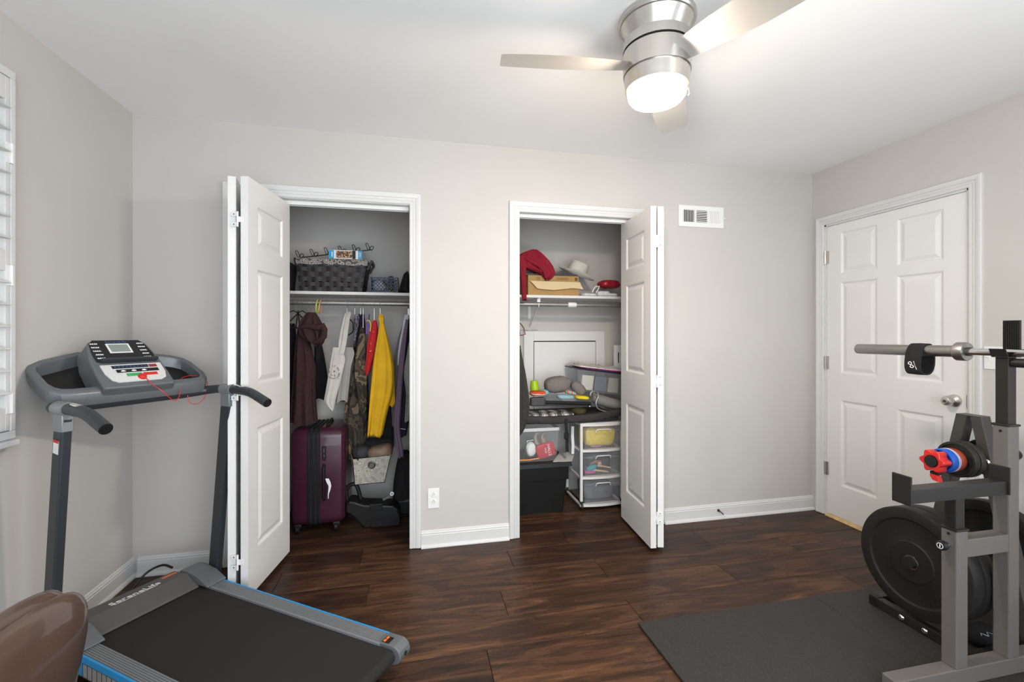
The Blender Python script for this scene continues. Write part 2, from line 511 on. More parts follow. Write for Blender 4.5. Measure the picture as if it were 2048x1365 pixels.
# invented fill-light opening behind the camera: frame with a mullion
wf = thing('fill_window_front', 'white framed added fill-light opening behind the camera', 'window', ((FX0 + FX1) / 2, YF - 0.06, FZ0), kind='structure')
mb = MB()
for a, b in (((FX0, YF - 0.1, FZ0), (FX1, YF - 0.03, FZ0 + 0.05)), ((FX0, YF - 0.1, FZ1 - 0.05), (FX1, YF - 0.03, FZ1)),
             ((FX0, YF - 0.1, FZ0 + 0.05), (FX0 + 0.05, YF - 0.03, FZ1 - 0.05)), ((FX1 - 0.05, YF - 0.1, FZ0 + 0.05), (FX1, YF - 0.03, FZ1 - 0.05)),
             ((1.92, YF - 0.1, FZ0 + 0.05), (1.98, YF - 0.03, FZ1 - 0.05))): mb.box(a, b)
obj('window_frame', mb, 'trim', wf)

wr = thing('fill_window_right', 'white framed added fill-light opening in the right wall beside the camera', 'window', (W + 0.06, (RY0 + RY1) / 2, RZ0), kind='structure')  # invented, out of view: brightens the left wall and ceiling
mb = MB()
for a, b in (((W + 0.03, RY0, RZ0), (W + 0.1, RY1, RZ0 + 0.05)), ((W + 0.03, RY0, RZ1 - 0.05), (W + 0.1, RY1, RZ1)), ((W + 0.03, RY0, RZ0 + 0.05), (W + 0.1, RY0 + 0.05, RZ1 - 0.05)), ((W + 0.03, RY1 - 0.05, RZ0 + 0.05), (W + 0.1, RY1, RZ1 - 0.05))): mb.box(a, b)
obj('window_frame', mb, 'trim', wr)

# ---- casings
CAS = [(0.0, 0.0), (0.0, 0.010), (0.006, 0.013), (0.016, 0.013), (0.018, 0.010), (0.022, 0.013), (0.032, 0.014), (0.034, 0.011),
       (0.038, 0.015), (0.052, 0.018), (0.062, 0.018), (0.066, 0.013), (0.066, 0.0)]
def casing(name, l, r, top, plane, at, sgn, scale=1.0, label=None):
    """door casing: profile swept up, over and down; plane x: wall along x at y=at; plane y: wall along y at x=at; sgn: room side"""
    mb = MB(); cols = []
    for (w, d) in CAS:
        w *= scale
        path = [(l - w, 0.004), (l - w, top + w), (r + w, top + w), (r + w, 0.004)]
        cols.append([((p, at + sgn * d, z) if plane == 'x' else (at + sgn * d, p, z)) for p, z in path])
    n = len(cols); vs = []; fs = []
    for j in range(4):
        for c in cols: vs.append(c[j])
    for j in range(3):
        for k in range(n - 1): fs.append((j * n + k, j * n + k + 1, (j + 1) * n + k + 1, (j + 1) * n + k))
    fs += [tuple(range(n)), tuple(range(3 * n, 4 * n))]
    mb.add(vs, fs)
    return struct(name, mb, 'trim', label=label)
casing('trim_1', c1l, c1r, HO, 'x', 0.0, -1, label='white fluted casing around the left closet')
casing('trim_2', c2l, c2r, HO - 0.006, 'x', 0.0, -1, label='white fluted casing around the right closet')
casing('trim_3', DY0 + 0.0, DY1, 2.043, 'y', W, -1, 0.9, label='white fluted casing around the entry door')
# jamb boards and bifold tracks
k = 4
for (l, r, nm) in ((c1l, c1r, 'left'), (c2l, c2r, 'right')):
    mb = MB().box((l - 0.015, -0.001, 0), (l, 0.121, HO + 0.01)).box((r, -0.001, 0), (r + 0.015, 0.121, HO + 0.01)).box((l, -0.001, HO - 0.004), (r, 0.121, HO + 0.011))
    struct('trim_%d' % k, mb, 'trim', label='white jamb boards lining the %s closet opening' % nm); k += 1
    mb = MB().box((l + 0.004, 0.040, HO - 0.026), (r - 0.004, 0.046, HO - 0.0045)).box((l + 0.004, 0.074, HO - 0.026), (r - 0.004, 0.080, HO - 0.0045)).box((l + 0.004, 0.046, HO - 0.0085), (r - 0.004, 0.074, HO - 0.0045))
    mb.box((r - 0.03, 0.05, HO - 0.03), (r - 0.012, 0.07, HO - 0.0085))
    struct('trim_%d' % k, mb, 'whitepl', label='white metal bifold track under the head of the %s closet' % nm); k += 1
mb = MB().box((W - 0.0, DY0, 0), (W + 0.12, DY0 + 0.012, DZ)).box((W, DY1 - 0.012, 0), (W + 0.12, DY1, DZ)).box((W, DY0, 2.032), (W + 0.12, DY1, DZ))
struct('trim_8', mb, 'trim', label='white jamb around the entry door')
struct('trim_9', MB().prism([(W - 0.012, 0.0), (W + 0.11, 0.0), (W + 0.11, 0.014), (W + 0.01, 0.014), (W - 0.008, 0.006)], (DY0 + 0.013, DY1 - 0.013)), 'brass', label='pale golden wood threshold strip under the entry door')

# ---- baseboards
BAS = [(0.0, 0.0), (0.026, 0.0), (0.026, 0.006), (0.022, 0.014), (0.014, 0.019), (0.0135, 0.074), (0.011, 0.077), (0.012, 0.084), (0.008, 0.090), (0.007, 0.096), (0.003, 0.099), (0.0, 0.099)]
def baseboard(name, a, b, plane, at, sgn, label):
    mb = MB(); n = len(BAS); vs = []
    for e in (a, b):
        for (d, z) in BAS: vs.append((e, at + sgn * d, z) if plane == 'x' else (at + sgn * d, e, z))
    fs = [(i, (i + 1) % n, n + (i + 1) % n, n + i) for i in range(n)] + [tuple(range(n)), tuple(range(2 * n - 1, n - 1, -1))]
    mb.add(vs, fs)
    return struct(name, mb, 'trim', label=label)
baseboard('baseboard_back', 0.027, c1l - 0.067, 'x', 0.0, -1, 'white baseboard between the left corner and the left closet')
baseboard('baseboard_back.001', c1r + 0.067, c2l - 0.067, 'x', 0.0, -1, 'white baseboard between the two closets under the outlet')
baseboard('baseboard_back.002', c2r + 0.067, W - 0.001, 'x', 0.0, -1, 'white baseboard between the right closet and the right corner')
baseboard('baseboard_left', YF, 0.0, 'y', 0.0, 1, 'white baseboard along the left wall')
baseboard('baseboard_right', YF, DY0 - 0.062, 'y', W, -1, 'white baseboard along the right wall')

# ---- panelled doors
def panel_face(mb, w, h, panels, yy, sgn):
    """one face of a moulded door in local x (width), z (height); panels: (x0, x1, z0, z1); sgn: outward direction of y"""
    xs = sorted({0, w} | {p[0] for p in panels} | {p[1] for p in panels}); zs = sorted({0, h} | {p[2] for p in panels} | {p[3] for p in panels})
    for i in range(len(xs) - 1):
        for j in range(len(zs) - 1):
            cx, cz = (xs[i] + xs[i + 1]) / 2, (zs[j] + zs[j + 1]) / 2
            if any(p[0] < cx < p[1] and p[2] < cz < p[3] for p in panels): continue
            q = [(xs[i], yy, zs[j]), (xs[i + 1], yy, zs[j]), (xs[i + 1], yy, zs[j + 1]), (xs[i], yy, zs[j + 1])]
            mb.add(q, [(0, 1, 2, 3)])
    for (a, b, c, d) in panels:
        loops = []
        for ins, dep in ((0, 0), (0.006, 0.0015), (0.012, 0.008), (0.018, 0.0095), (0.024, 0.0085), (0.044, 0.002), (0.046, 0.0018)):
            y = yy - sgn * dep
            loops.append([(a + ins, y, c + ins), (b - ins, y, c + ins), (b - ins, y, d - ins), (a + ins, y, d - ins)])
        vs = [p for l in loops for p in l]; fs = []
        for i in range(len(loops) - 1):
            for k in range(4): fs.append((i * 4 + k, i * 4 + (k + 1) % 4, (i + 1) * 4 + (k + 1) % 4, (i + 1) * 4 + k))
        n = len(loops) - 1; fs.append((n * 4, n * 4 + 1, n * 4 + 2, n * 4 + 3))
        mb.add(vs, fs)
def panel_door(w, h, t, panels):
    mb = MB()
    panel_face(mb, w, h, panels, 0.0, -1); panel_face(mb, w, h, panels, t, 1)
    mb.add([(0, 0, 0), (w, 0, 0), (w, t, 0), (0, t, 0), (0, 0, h), (w, 0, h), (w, t, h), (0, t, h)], [(0, 1, 2, 3), (4, 5, 6, 7), (0, 3, 7, 4), (1, 2, 6, 5)])
    bm = bmesh.new(); vv = [bm.verts.new(p) for p in mb.v]
    for f in mb.f: bm.faces.new([vv[i] for i in f])
    bmesh.ops.remove_doubles(bm, verts=bm.verts[:], dist=0.0001)
    return MB().bm(bm)

# entry door, hinged on its left
d1 = thing('door_1', 'white six panel entry door with satin nickel knob', 'door', (W + 0.02, (DY0 + DY1) / 2, 0.02), kind='structure')
dw = (DY1 - 0.014) - (DY0 + 0.014)
ymax = DY1 - 0.014
pan = []
for (ya, yb) in ((-0.217, -0.469), (-0.584, -0.834)):
    for (za, zb) in ((0.235, 0.827), (1.004, 1.630), (1.683, 1.972)):
        pan.append((ymax - ya + 0.0 - 2 * (-ya) if False else (ya * -1 + ymax), -yb + ymax, za - 0.02, zb - 0.02))
m = frame((W + 0.006, ymax, 0.02), (0, -1, 0), (1, 0, 0))
# local x -> -y, local y -> +x, local z -> up
m = Matrix(((0, 1, 0, W + 0.006), (-1, 0, 0, ymax), (0, 0, 1, 0.02), (0, 0, 0, 1)))
slab = obj('door_slab', panel_door(dw, 2.008, 0.035, pan).xf(m), 'door', d1)
for z in (0.332, 1.074, 1.813):
    mb = MB().cyl((W - 0.006, DY1 - 0.011, z - 0.045), (W - 0.006, DY1 - 0.011, z + 0.045), 0.006, 10)
    mb.box((W - 0.001, DY1 - 0.030, z - 0.045), (W + 0.005, DY1 - 0.012, z + 0.045)).box((W - 0.003, DY1 - 0.010, z - 0.045), (W + 0.001, DY1 + 0.004, z + 0.045))
    obj('hinge', mb, 'nickel', d1)
kn = obj('door_knob', MB().lathe([(0.0, -0.068), (0.012, -0.068), (0.021, -0.064), (0.026, -0.055), (0.027, -0.046), (0.024, -0.037), (0.016, -0.030), (0.012, -0.024), (0.013, -0.012), (0.020, -0.007), (0.033, -0.003), (0.034, 0.004), (0.0, 0.004)], (W + 0.001, -0.885, 0.918), 'x', 32), 'nickel', d1)
obj('knob_button', MB().lathe([(0.0, -0.071), (0.007, -0.071), (0.008, -0.067), (0, -0.067)], (W + 0.001, -0.885, 0.918), 'x', 16), 'darksteel', kn)
obj('latch_plate', MB().box((W - 0.001, DY0 + 0.0125, 0.885), (W + 0.004, DY0 + 0.0135, 0.955)), 'darksteel', d1)

# bifold doors
LP = [(0.088, 0.377, 0.20, 0.795), (0.088, 0.377, 1.0, 1.575), (0.088, 0.377, 1.672, 1.885)]
def leaf(parent, near, far, side):
    """a leaf of 0.465 m whose visible corner line runs from near to far (x, y); side: +1 puts the thickness to the left of that line"""
    n = Vector((near[0], near[1], 0)); f = Vector((far[0], far[1], 0)); d = (f - n).normalized(); s = Vector((-d.y, d.x, 0)) * side
    m = Matrix(((d.x, s.x, 0, n.x), (d.y, s.y, 0, n.y), (0, 0, 1, 0.025), (0, 0, 0, 1)))
    return obj('door_leaf', panel_door(0.465, 2.0, 0.034, LP).xf(m), 'door', parent)
def white_hinge(parent, p, q, z, inward):
    """leaf hinge across the joint of two door edges: p, q are the edge centres"""
    p = Vector((*p, 0)); q = Vector((*q, 0)); d = (q - p).normalized(); i = Vector((*inward, 0))
    mid = (p + q) / 2; mb = MB()
    mb.cyl(mid + i * 0.004 + Vector((0, 0, z - 0.036)), mid + i * 0.004 + Vector((0, 0, z + 0.036)), 0.0045, 10)
    for zz in (z + 0.024, z - 0.024): mb.bar(mid - d * 0.030 + i * 0.0012 + Vector((0, 0, zz)), mid + i * 0.0012 + Vector((0, 0, zz)), 0.0022, 0.020)
    mb.bar(mid + i * 0.0012 + Vector((0, 0, z)), mid + d * 0.026 + i * 0.0012 + Vector((0, 0, z)), 0.0022, 0.026)
    h = obj('hinge', mb, 'whitepl', parent)
    mb = MB()
    for zz in (z + 0.024, z - 0.024): mb.cyl(mid - d * 0.018 + i * 0.002 + Vector((0, 0, zz)), mid - d * 0.018 + i * 0.0032 + Vector((0, 0, zz)), 0.003, 8)
    obj('screw', mb, 'darksteel', h)
def bifold(name, label, B_near, B_far, A_near, A_far, sB, sA, mid):
    r = thing(name, label, 'door', (mid[0], mid[1], 0.025), kind='structure')
    leaf(r, B_near, B_far, sB); leaf(r, A_near, A_far, sA)
    return r
# left closet: visible leaf B on the right, leaf A on the left pivoting at the jamb
b1 = bifold('door_2', 'white bifold closet door folded open at the left closet', (0.684, -0.402), (0.752, 0.063), (0.592, -0.388), (0.508, 0.069), 1, -1, (0.62, -0.18))
b2 = bifold('door_3', 'white bifold closet door folded open at the right closet', (2.800, -0.352), (2.838, 0.112), (2.880, -0.357), (3.018, 0.086), -1, 1, (2.88, -0.13))
for z in (0.20, 1.0, 1.82):
    white_hinge(b1, (0.608, -0.391), (0.668, -0.400), z, (-0.15, -0.99))
    white_hinge(b2, (2.868, -0.353), (2.812, -0.350), z, (0.08, -0.99))

# ---- left window with plantation shutter
wn = thing('window_1', 'white louvred shutter window at the left edge', 'window', (0.0, (WY0 + WY1) / 2, 0.893), kind='structure')
fy0, fy1, fz0, fz1 = -1.66, -0.757, 0.90, 2.233
mb = MB()
for a, b in (((0, fy0, fz0), (0.03, fy1, fz0 + 0.03)), ((0, fy0, fz1 - 0.03), (0.03, fy1, fz1)), ((0, fy0, fz0 + 0.03), (0.03, fy0 + 0.03, fz1 - 0.03)), ((0, fy1 - 0.022, fz0 + 0.03), (0.03, fy1, fz1 - 0.03))): mb.box(a, b)
obj('window_frame', mb, 'trim', wn, bevel=0.003)
sh = obj('shutter_panel', MB().box((0.004, fy1 - 0.043, fz0 + 0.033), (0.029, fy1 - 0.0245, fz1 - 0.033)).box((0.004, fy0 + 0.033, fz0 + 0.033), (0.029, fy0 + 0.085, fz1 - 0.033))
         .box((0.004, fy0 + 0.085, fz0 + 0.033), (0.029, fy1 - 0.043, fz0 + 0.115)).box((0.004, fy0 + 0.085, fz1 - 0.115), (0.029, fy1 - 0.043, fz1 - 0.033)).box((0.004, fy0 + 0.085, 1.505), (0.029, fy1 - 0.043, 1.580)), 'trim', wn, bevel=0.002)
lou = None
zs = [1.075 + 0.079 * i for i in range(6)] + [1.628 + 0.0775 * i for i in range(7)]
for z in zs:
    if lou is None:
        mb = MB(); n = 12; ring = []
        prof = [(0.034 * math.cos(a), 0.0055 * math.sin(a)) for a in [2 * math.pi * k / n for k in range(n)]]
        t = R_(-14)
        for y in (fy0 + 0.087, fy1 - 0.045):
            ring.append([(0.016 + a * math.cos(t) - b * math.sin(t), y, z + a * math.sin(t) + b * math.cos(t)) for a, b in prof])
        mb.loft(ring); lou = obj('louver', mb, 'trim', sh); z0_ = z
    else:
        o = lou.copy(); C.objects.link(o); o.parent = sh; o.location.z = z - z0_
for z in (1.93, 1.49, 1.03):
    obj('hinge', MB().cyl((0.033, fy1 - 0.023, z - 0.036), (0.033, fy1 - 0.023, z + 0.036), 0.005, 10).box((0.0291, fy1 - 0.04, z - 0.036), (0.0315, fy1 - 0.008, z + 0.036)), 'whitepl', wn)
obj('window_sill', MB().box((0, fy0 - 0.03, fz0 - 0.022), (0.05, fy1 - 0.01, fz0 - 0.001)).box((0, fy0 - 0.01, fz0 - 0.06), (0.018, fy1 - 0.05, fz0 - 0.022)), 'trim', wn, bevel=0.004)
obj('pane', MB().box((-0.08, WY0, WZ0), (-0.075, WY1, WZ1)), clear_mat('window_glass', (0.90, 0.91, 0.90), 0.80, 0.3), wn)

# ================================================================== FITTINGS ON THE WALLS
# air register
v = thing('air_vent', 'white metal air register high on the back wall', 'vent', (3.376, 0.0, 2.004))
vx0, vx1, vz0, vz1 = 3.203, 3.549, 2.008, 2.152
mb = MB(); fr = [(3.238, 3.322), (3.337, 3.421), (3.436, 3.520)]
za, zb = 2.040, 2.122
mb.box((vx0, -0.006, vz0), (vx1, -0.001, za)); mb.box((vx0, -0.006, zb), (vx1, -0.001, vz1))
xx = vx0
for (a, b) in fr: mb.box((xx, -0.006, za), (a, -0.001, zb)); xx = b
mb.box((xx, -0.006, za), (vx1, -0.001, zb))
obj('grille_plate', mb, 'whitepl', v)
obj('duct', MB().box((vx0 + 0.01, -0.0008, za - 0.004), (vx1 - 0.01, -0.0002, zb + 0.004)), 'dark', v)
for g, (a, b) in enumerate(fr):
    for i in range(7):
        if g == 1:
            z = za + (i + 0.5) * (zb - za) / 7; mb = MB().bar((a, -0.0042, z), (b, -0.0042, z), 0.0015, 0.0055, up=(0, -0.45, 1))
        else:
            x = a + (i + 0.5) * (b - a) / 7; mb = MB().bar((x, -0.0042, za), (x, -0.0042, zb), 0.0016 if g == 0 else 0.0105, 0.0045 if g == 0 else 0.0012, up=(0, 1, 0))
            if g == 0: mb = MB().box((x - 0.0016, -0.0055, za), (x + 0.0016, -0.003, zb))
        obj('slat', mb, 'whitepl', v)
obj('damper_lever', MB().bar((3.538, -0.006, 2.075), (3.552, -0.022, 2.073), 0.004, 0.006), 'whitepl', v)
# duplex outlet
o = thing('wall_outlet', 'white duplex wall outlet between the two closets', 'outlet', (1.565, 0.0, 0.227))
obj('cover_plate', MB().rbox((1.531, -0.006, 0.229), (1.599, -0.0002, 0.349), 0.0025), 'whitepl', o)
for z in (0.312, 0.268):
    r = obj('receptacle', MB().lathe([(0.0, -0.0085), (0.0155, -0.0085), (0.0168, -0.0075), (0.0168, -0.0055)], (1.565, 0, z), 'y', 24), 'whitepl', o)
    obj('slot', MB().box((1.5585, -0.0092, z - 0.004), (1.5605, -0.0084, z + 0.005)).box((1.5695, -0.0092, z - 0.004), (1.5715, -0.0084, z + 0.005)).box((1.563, -0.0092, z + 0.008), (1.567, -0.0084, z + 0.012)), 'dark', r)
# light switch on the right wall
o = thing('light_switch', 'white double toggle light switch beside the entry door', 'switch', (W, -1.056, 1.10))
obj('cover_plate', MB().rbox((W - 0.006, -1.105, 1.10), (W - 0.0002, -1.018, 1.215), 0.0025), 'whitepl', o)
obj('toggle', MB().box((W - 0.0085, -1.043, 1.145), (W - 0.006, -1.032, 1.172)).bar((W - 0.008, -1.0375, 1.159), (W - 0.017, -1.0375, 1.166), 0.007, 0.009), 'whitepl', o)
# spring door stop
o = thing('door_stop', 'small metal spring door stop on the back wall baseboard', 'door stop', (3.502, -0.014, 0.055))
obj('base', MB().lathe([(0.0, -0.006), (0.008, -0.006), (0.010, 0.0), (0.0, 0.0)], (3.502, -0.0135, 0.058), 'y', 16), 'darksteel', o)
pts = []
for i in range(73):
    a = i / 72 * 2 * math.pi * 9; t = i / 72
    pts.append((3.502 + 0.004 * math.cos(a), -0.019 - 0.055 * t, 0.058 - 0.010 * t * t + 0.004 * math.sin(a)))
obj('spring', MB().tube(pts, 0.0012, 5), 'darksteel', o)
obj('tip', MB().lathe([(0.0, -0.014), (0.006, -0.012), (0.0065, 0.0), (0.0, 0.0)], (3.502, -0.074, 0.048), 'y', 14), 'whitepl', o)


# ================================================================== CEILING FAN (its lamp lights the room)
fx, fy = 2.322, -1.245
fan = thing('ceiling_fan', 'brushed nickel flush ceiling fan with three silver blades and lit globe', 'ceiling fan', (fx, fy, 2.44))
UPF = lambda z: 2.44 - (2.44 - z) * 0.95
def lat(name, prof, m, parent=fan, n=56): return obj(name, MB().lathe([(r, UPF(z)) for r, z in prof], (fx, fy, 0), 'z', n), m, parent)
lat('canopy', [(0.0, 2.4395), (0.134, 2.4395), (0.138, 2.432), (0.138, 2.418), (0.134, 2.412), (0.128, 2.411), (0.0935, 2.345), (0.0, 2.345)], 'nickel')
lat('motor_housing', [(0.0, 2.352), (0.116, 2.352), (0.1215, 2.347), (0.1215, 2.313), (0.0, 2.313)], 'nickel')
lat('shadow_gap', [(0.0, 2.314), (0.115, 2.314), (0.115, 2.304), (0.0, 2.304)], 'dark')
lat('switch_housing', [(0.0, 2.305), (0.1205, 2.305), (0.1200, 2.222), (0.0, 2.222)], 'nickel')
lat('lamp_ring', [(0.0, 2.2225), (0.112, 2.2225), (0.112, 2.219), (0.116, 2.217), (0.112, 2.164), (0.108, 2.162), (0.104, 2.160), (0.0, 2.158)], 'nickel')
MT['globe'] = mat('lit_glass', (1, 0.97, 0.92), 0.4, emit=(1.0, 0.86, 0.70), estr=LAMP_STRENGTH)
lat('glass_globe', [(0.1035, 2.163), (0.1035, 2.150), (0.101, 2.137), (0.091, 2.123), (0.070, 2.113), (0.04, 2.108), (0.0, 2.106)], 'globe')
MT['blade'] = mat('silver_blade', (0.62, 0.60, 0.565), 0.42, 0.55, var=0.02)
for ang in (172, 52, -68):
    a = R_(ang); mb = MB(); rows = []
    # planform: distance from the axis, leading and trailing offset
    plan = [(0.105, -0.050, 0.040), (0.16, -0.060, 0.048), (0.25, -0.070, 0.060), (0.36, -0.074, 0.068), (0.47, -0.070, 0.066), (0.548, -0.066, 0.060), (0.568, -0.064, 0.057), (0.574, -0.060, 0.050)]
    rings = []
    for (r, l, t) in plan:
        pitch = R_(-13); ring = []
        for (q, th) in ((l, 0.0), (l * 0.5, 0.0035), (0, 0.0045), (t * 0.5, 0.0035), (t, 0.0), (t * 0.5, -0.0025), (0, -0.0025), (l * 0.5, -0.0025)):
            yy = q * math.cos(pitch); zz = 2.262 + q * math.sin(pitch) + th
            ring.append((fx + r * math.cos(a) - yy * math.sin(a), fy + r * math.sin(a) + yy * math.cos(a), zz))
        rings.append(ring)
    mb.loft(rings); obj('blade', mb, 'blade', fan, bevel=0)
ch = obj('pull_chain', MB().tube([(fx + 0.111, fy - 0.02, 2.20), (fx + 0.118, fy - 0.021, 2.19), (fx + 0.119, fy - 0.021, 2.165)], 0.0015, 6), 'nickel', fan)
obj('chain_ball', MB().lathe([(0, -0.004), (0.0035, -0.002), (0.0035, 0.002), (0, 0.004)], (fx + 0.119, fy - 0.021, 2.162), 'z', 10), 'nickel', ch)


# ================================================================== TREADMILL (local x: towards its rear end, y: across, z: up)
MT['tm_grey'] = mat('treadmill_grey', (0.150, 0.160, 0.172), 0.36, 0.3, var=0.04, vscale=30, bump=0.03, bscale=400)
MT['tm_hood'] = mat('treadmill_hood', (0.085, 0.081, 0.079), 0.5, 0.0, var=0.05, vscale=60, bump=0.08, bscale=500)
MT['tm_tube'] = mat('treadmill_tube', (0.045, 0.050, 0.056), 0.36, 0.3)
MT['tm_belt'] = mat('treadmill_belt', (0.014, 0.0128, 0.0122), 0.85, var=0.08, vscale=3, bump=0.35, bscale=700)
MT['tm_rail'] = mat('grey_rail', (0.19, 0.195, 0.205), 0.42, 0.1)
MT['tm_blue'] = mat('blue_strip', (0.025, 0.27, 0.60), 0.45)
MT['tm_black'] = mat('glossy_black_panel', (0.012, 0.012, 0.014), 0.22, var=0.1)
MT['tm_face'] = ramp_mat('white_dotted_panel', 'voronoi', [(0.0, (0.42, 0.43, 0.43)), (0.30, (0.62, 0.62, 0.61)), (0.5, (0.66, 0.66, 0.65))], 0.4, 220, interp='LINEAR')
MT['lcd'] = mat('lcd_green_grey', (0.25, 0.29, 0.27), 0.15)
MT['orange'] = mat('orange_label', (0.75, 0.16, 0.03), 0.5)
MT['red'] = mat('red_plastic', (0.62, 0.025, 0.02), 0.3)
MT['green'] = mat('green_print', (0.04, 0.36, 0.10), 0.4)
MT['white'] = mat('white_print', (0.82, 0.82, 0.82), 0.5)
MT['navyprint'] = mat('navy_print', (0.03, 0.055, 0.13), 0.4)
MT['tm_silver'] = mat('silver_clamp', (0.27, 0.285, 0.30), 0.35, 0.4)
MT['grey_stripe'] = mat('pale_grey_print', (0.30, 0.28, 0.26), 0.5)
tm = thing('treadmill', 'grey folding treadmill with blue trim and upright console', 'treadmill', (0.2164, -0.4724, 0.0), R_(-35.39))
T = lambda name, mb, m, p=tm, **k: obj(name, mb, m, p, **k)
# deck
T('deck_frame', MB().box((0.05, -0.225, 0.045), (1.22, -0.195, 0.10)).box((0.05, 0.195, 0.045), (1.22, 0.225, 0.10)).box((0.10, -0.195, 0.050), (0.16, 0.195, 0.09)).box((0.62, -0.195, 0.050), (0.68, 0.195, 0.09)).box((1.14, -0.195, 0.050), (1.19, 0.195, 0.09)), 'black')
T('deck_board', MB().box((0.14, -0.20, 0.098), (1.22, 0.20, 0.116)), 'black')
ring = []
for y in (-0.202, 0.202):
    pr = [(0.17, 0.1195), (1.255, 0.1195)]
    pr += [(1.262 + 0.0245 * math.cos(R_(a)), 0.095 + 0.0245 * math.sin(R_(a))) for a in (80, 55, 30, 5, -20, -45, -70, -90)]
    pr += [(1.1, 0.0705), (0.17, 0.0705), (0.17, 0.073), (1.1, 0.073)]
    pr += [(1.262 + 0.0215 * math.cos(R_(a)), 0.095 + 0.0215 * math.sin(R_(a))) for a in (-90, -45, -20, 5, 30, 55, 80)]
    pr += [(1.255, 0.1165), (0.17, 0.1165)]
    ring.append([(x, y, z) for x, z in pr])
T('running_belt', MB().loft(ring, smooth=False), 'tm_belt')
T('rear_roller', MB().cyl((1.262, -0.215, 0.095), (1.262, 0.215, 0.095), 0.021, 20), 'darksteel')
for s in (-1, 1):
    mb = MB(); n = 7; prof = [(0.203 * s, 0.100), (0.203 * s, 0.127)]
    for i in range(n):
        a = 0.206 + i * 0.0076
        prof += [(a * s, 0.130), ((a + 0.0050) * s, 0.130), ((a + 0.0058) * s, 0.1275), ((a + 0.0070) * s, 0.1275)]
    prof += [(0.2605 * s, 0.130), (0.2605 * s, 0.100)]
    rl = T('side_rail', MB().loft([[(x, a, b) for a, b in prof] for x in (0.15, 1.215)], smooth=False), 'tm_rail')
    T('blue_trim', MB().box((0.15, 0.2608 * s, 0.108), (1.215, 0.268 * s, 0.1312)), 'tm_blue', rl)
    T('side_skirt', MB().box((0.15, 0.2600 * s, 0.052), (1.215, 0.2655 * s, 0.1075)), 'tm_tube', rl)
    if s < 0:
        for i in range(12): T('skirt_stripe', MB().box((0.20 + i * 0.030, -0.2668, 0.058), (0.222 + i * 0.030, -0.2656, 0.103)), 'tm_blue' if i == 2 else 'grey_stripe', rl)
    # rear end cap: rounded block round the roller axle
    pr = [(1.20, 0.070), (1.20, 0.131), (1.262, 0.132)] + [(1.272 + 0.034 * math.cos(R_(a)), 0.097 + 0.0345 * math.sin(R_(a))) for a in (80, 55, 30, 5, -20, -45, -75)] + [(1.25, 0.064)]
    ec = T('end_cap', MB().prism(pr, sorted((0.206 * s, 0.270 * s))), 'tm_grey', bevel=0.004)
    T('axle_bolt', MB().cyl((1.306, 0.238 * s, 0.097), (1.3085, 0.238 * s, 0.097), 0.008, 12), 'dark', ec)
    T('warning_label', MB().box((1.218, 0.212 * s, 0.1322), (1.250, 0.246 * s, 0.1328)), 'tm_black', ec)
    T('label_print', MB().box((1.222, 0.215 * s, 0.1328), (1.232, 0.228 * s, 0.1332)).box((1.222, 0.231 * s, 0.1328), (1.232, 0.244 * s, 0.1332)), 'orange', ec)
    T('rear_foot', MB().box((1.16, 0.200 * s, 0.0), (1.20, 0.222 * s, 0.046)), 'black')
    # front corner cover of the hood
    pr = [(0.02, 0.03), (0.02, 0.125), (0.07, 0.172), (0.12, 0.176), (0.19, 0.166), (0.262, 0.137), (0.262, 0.131), (0.10, 0.131), (0.10, 0.03)]
    T('corner_cover', MB().prism(pr, sorted((0.188 * s, 0.276 * s))), 'tm_grey', bevel=0.006)
T('motor_hood', MB().prism([(0.0, 0.025), (0.0, 0.135), (0.012, 0.153), (0.030, 0.160), (0.118, 0.170), (0.205, 0.129), (0.205, 0.122), (0.16, 0.122), (0.15, 0.03)], (-0.189, 0.189)), 'tm_hood', bevel=0.004)
nl = Vector((-1, 0, -0.1136))
lettering('brand_lettering', 'SereneLife', 0.044, frame((0.084, 0.0, 0.1668), (0, 1, 0), (-1, 0, -0.1136)), 'white', tm)
T('brand_underline', MB().box((0.1035, -0.085, 0.1680), (0.1055, 0.075, 0.1692)), 'white')
T('orange_sticker', MB().box((0.048, 0.120, 0.1615), (0.060, 0.180, 0.1640)), 'orange')
# base and uprights
for s in (-1, 1):
    T('base_tube', MB().rbox((-0.02, 0.275 * s, 0.0), (0.62, 0.325 * s, 0.035), 0.006), 'tm_tube')
    up = T('upright', MB().bar((0.135, 0.300 * s, 0.030), (0.2415, 0.300 * s, 0.985), 0.030, 0.060, up=(1, 0, 0)), 'tm_tube', bevel=0.005)
    T('clamp', MB().tube([(0.205, 0.300 * s, 1.015), (0.275, 0.300 * s, 1.015)], 0.0255, 24).box((0.208, 0.283 * s, 0.935), (0.270, 0.317 * s, 1.005)), 'tm_silver', bevel=0.003)
    if s < 0:
        st = T('safety_sticker', MB().bar((0.2315, -0.316, 0.905), (0.226, -0.316, 0.858), 0.0012, 0.034, up=(1, 0, 0)), 'white', up)
        T('sticker_header', MB().bar((0.2318, -0.3169, 0.907), (0.2307, -0.3169, 0.897), 0.0012, 0.034, up=(1, 0, 0)), 'red', up)
    sg = T('grip_end_plug', MB().cyl((0.5045, 0.300 * s, 0.9655), (0.5085, 0.300 * s, 0.9640), 0.0185, 20), 'black')
    ps = T('pulse_sensor', MB().lathe([(0, 0.006), (0.008, 0.0055), (0.0125, 0.003), (0.0135, 0.0)], (0, 0, 0), 'z', 20).xf(Matrix.Translation((0.325, 0.300 * s, 1.0335)) @ Matrix.Rotation(R_(8), 4, 'Y') @ Matrix.Diagonal((2.5, 1, 1, 1))), 'chrome')
path = []
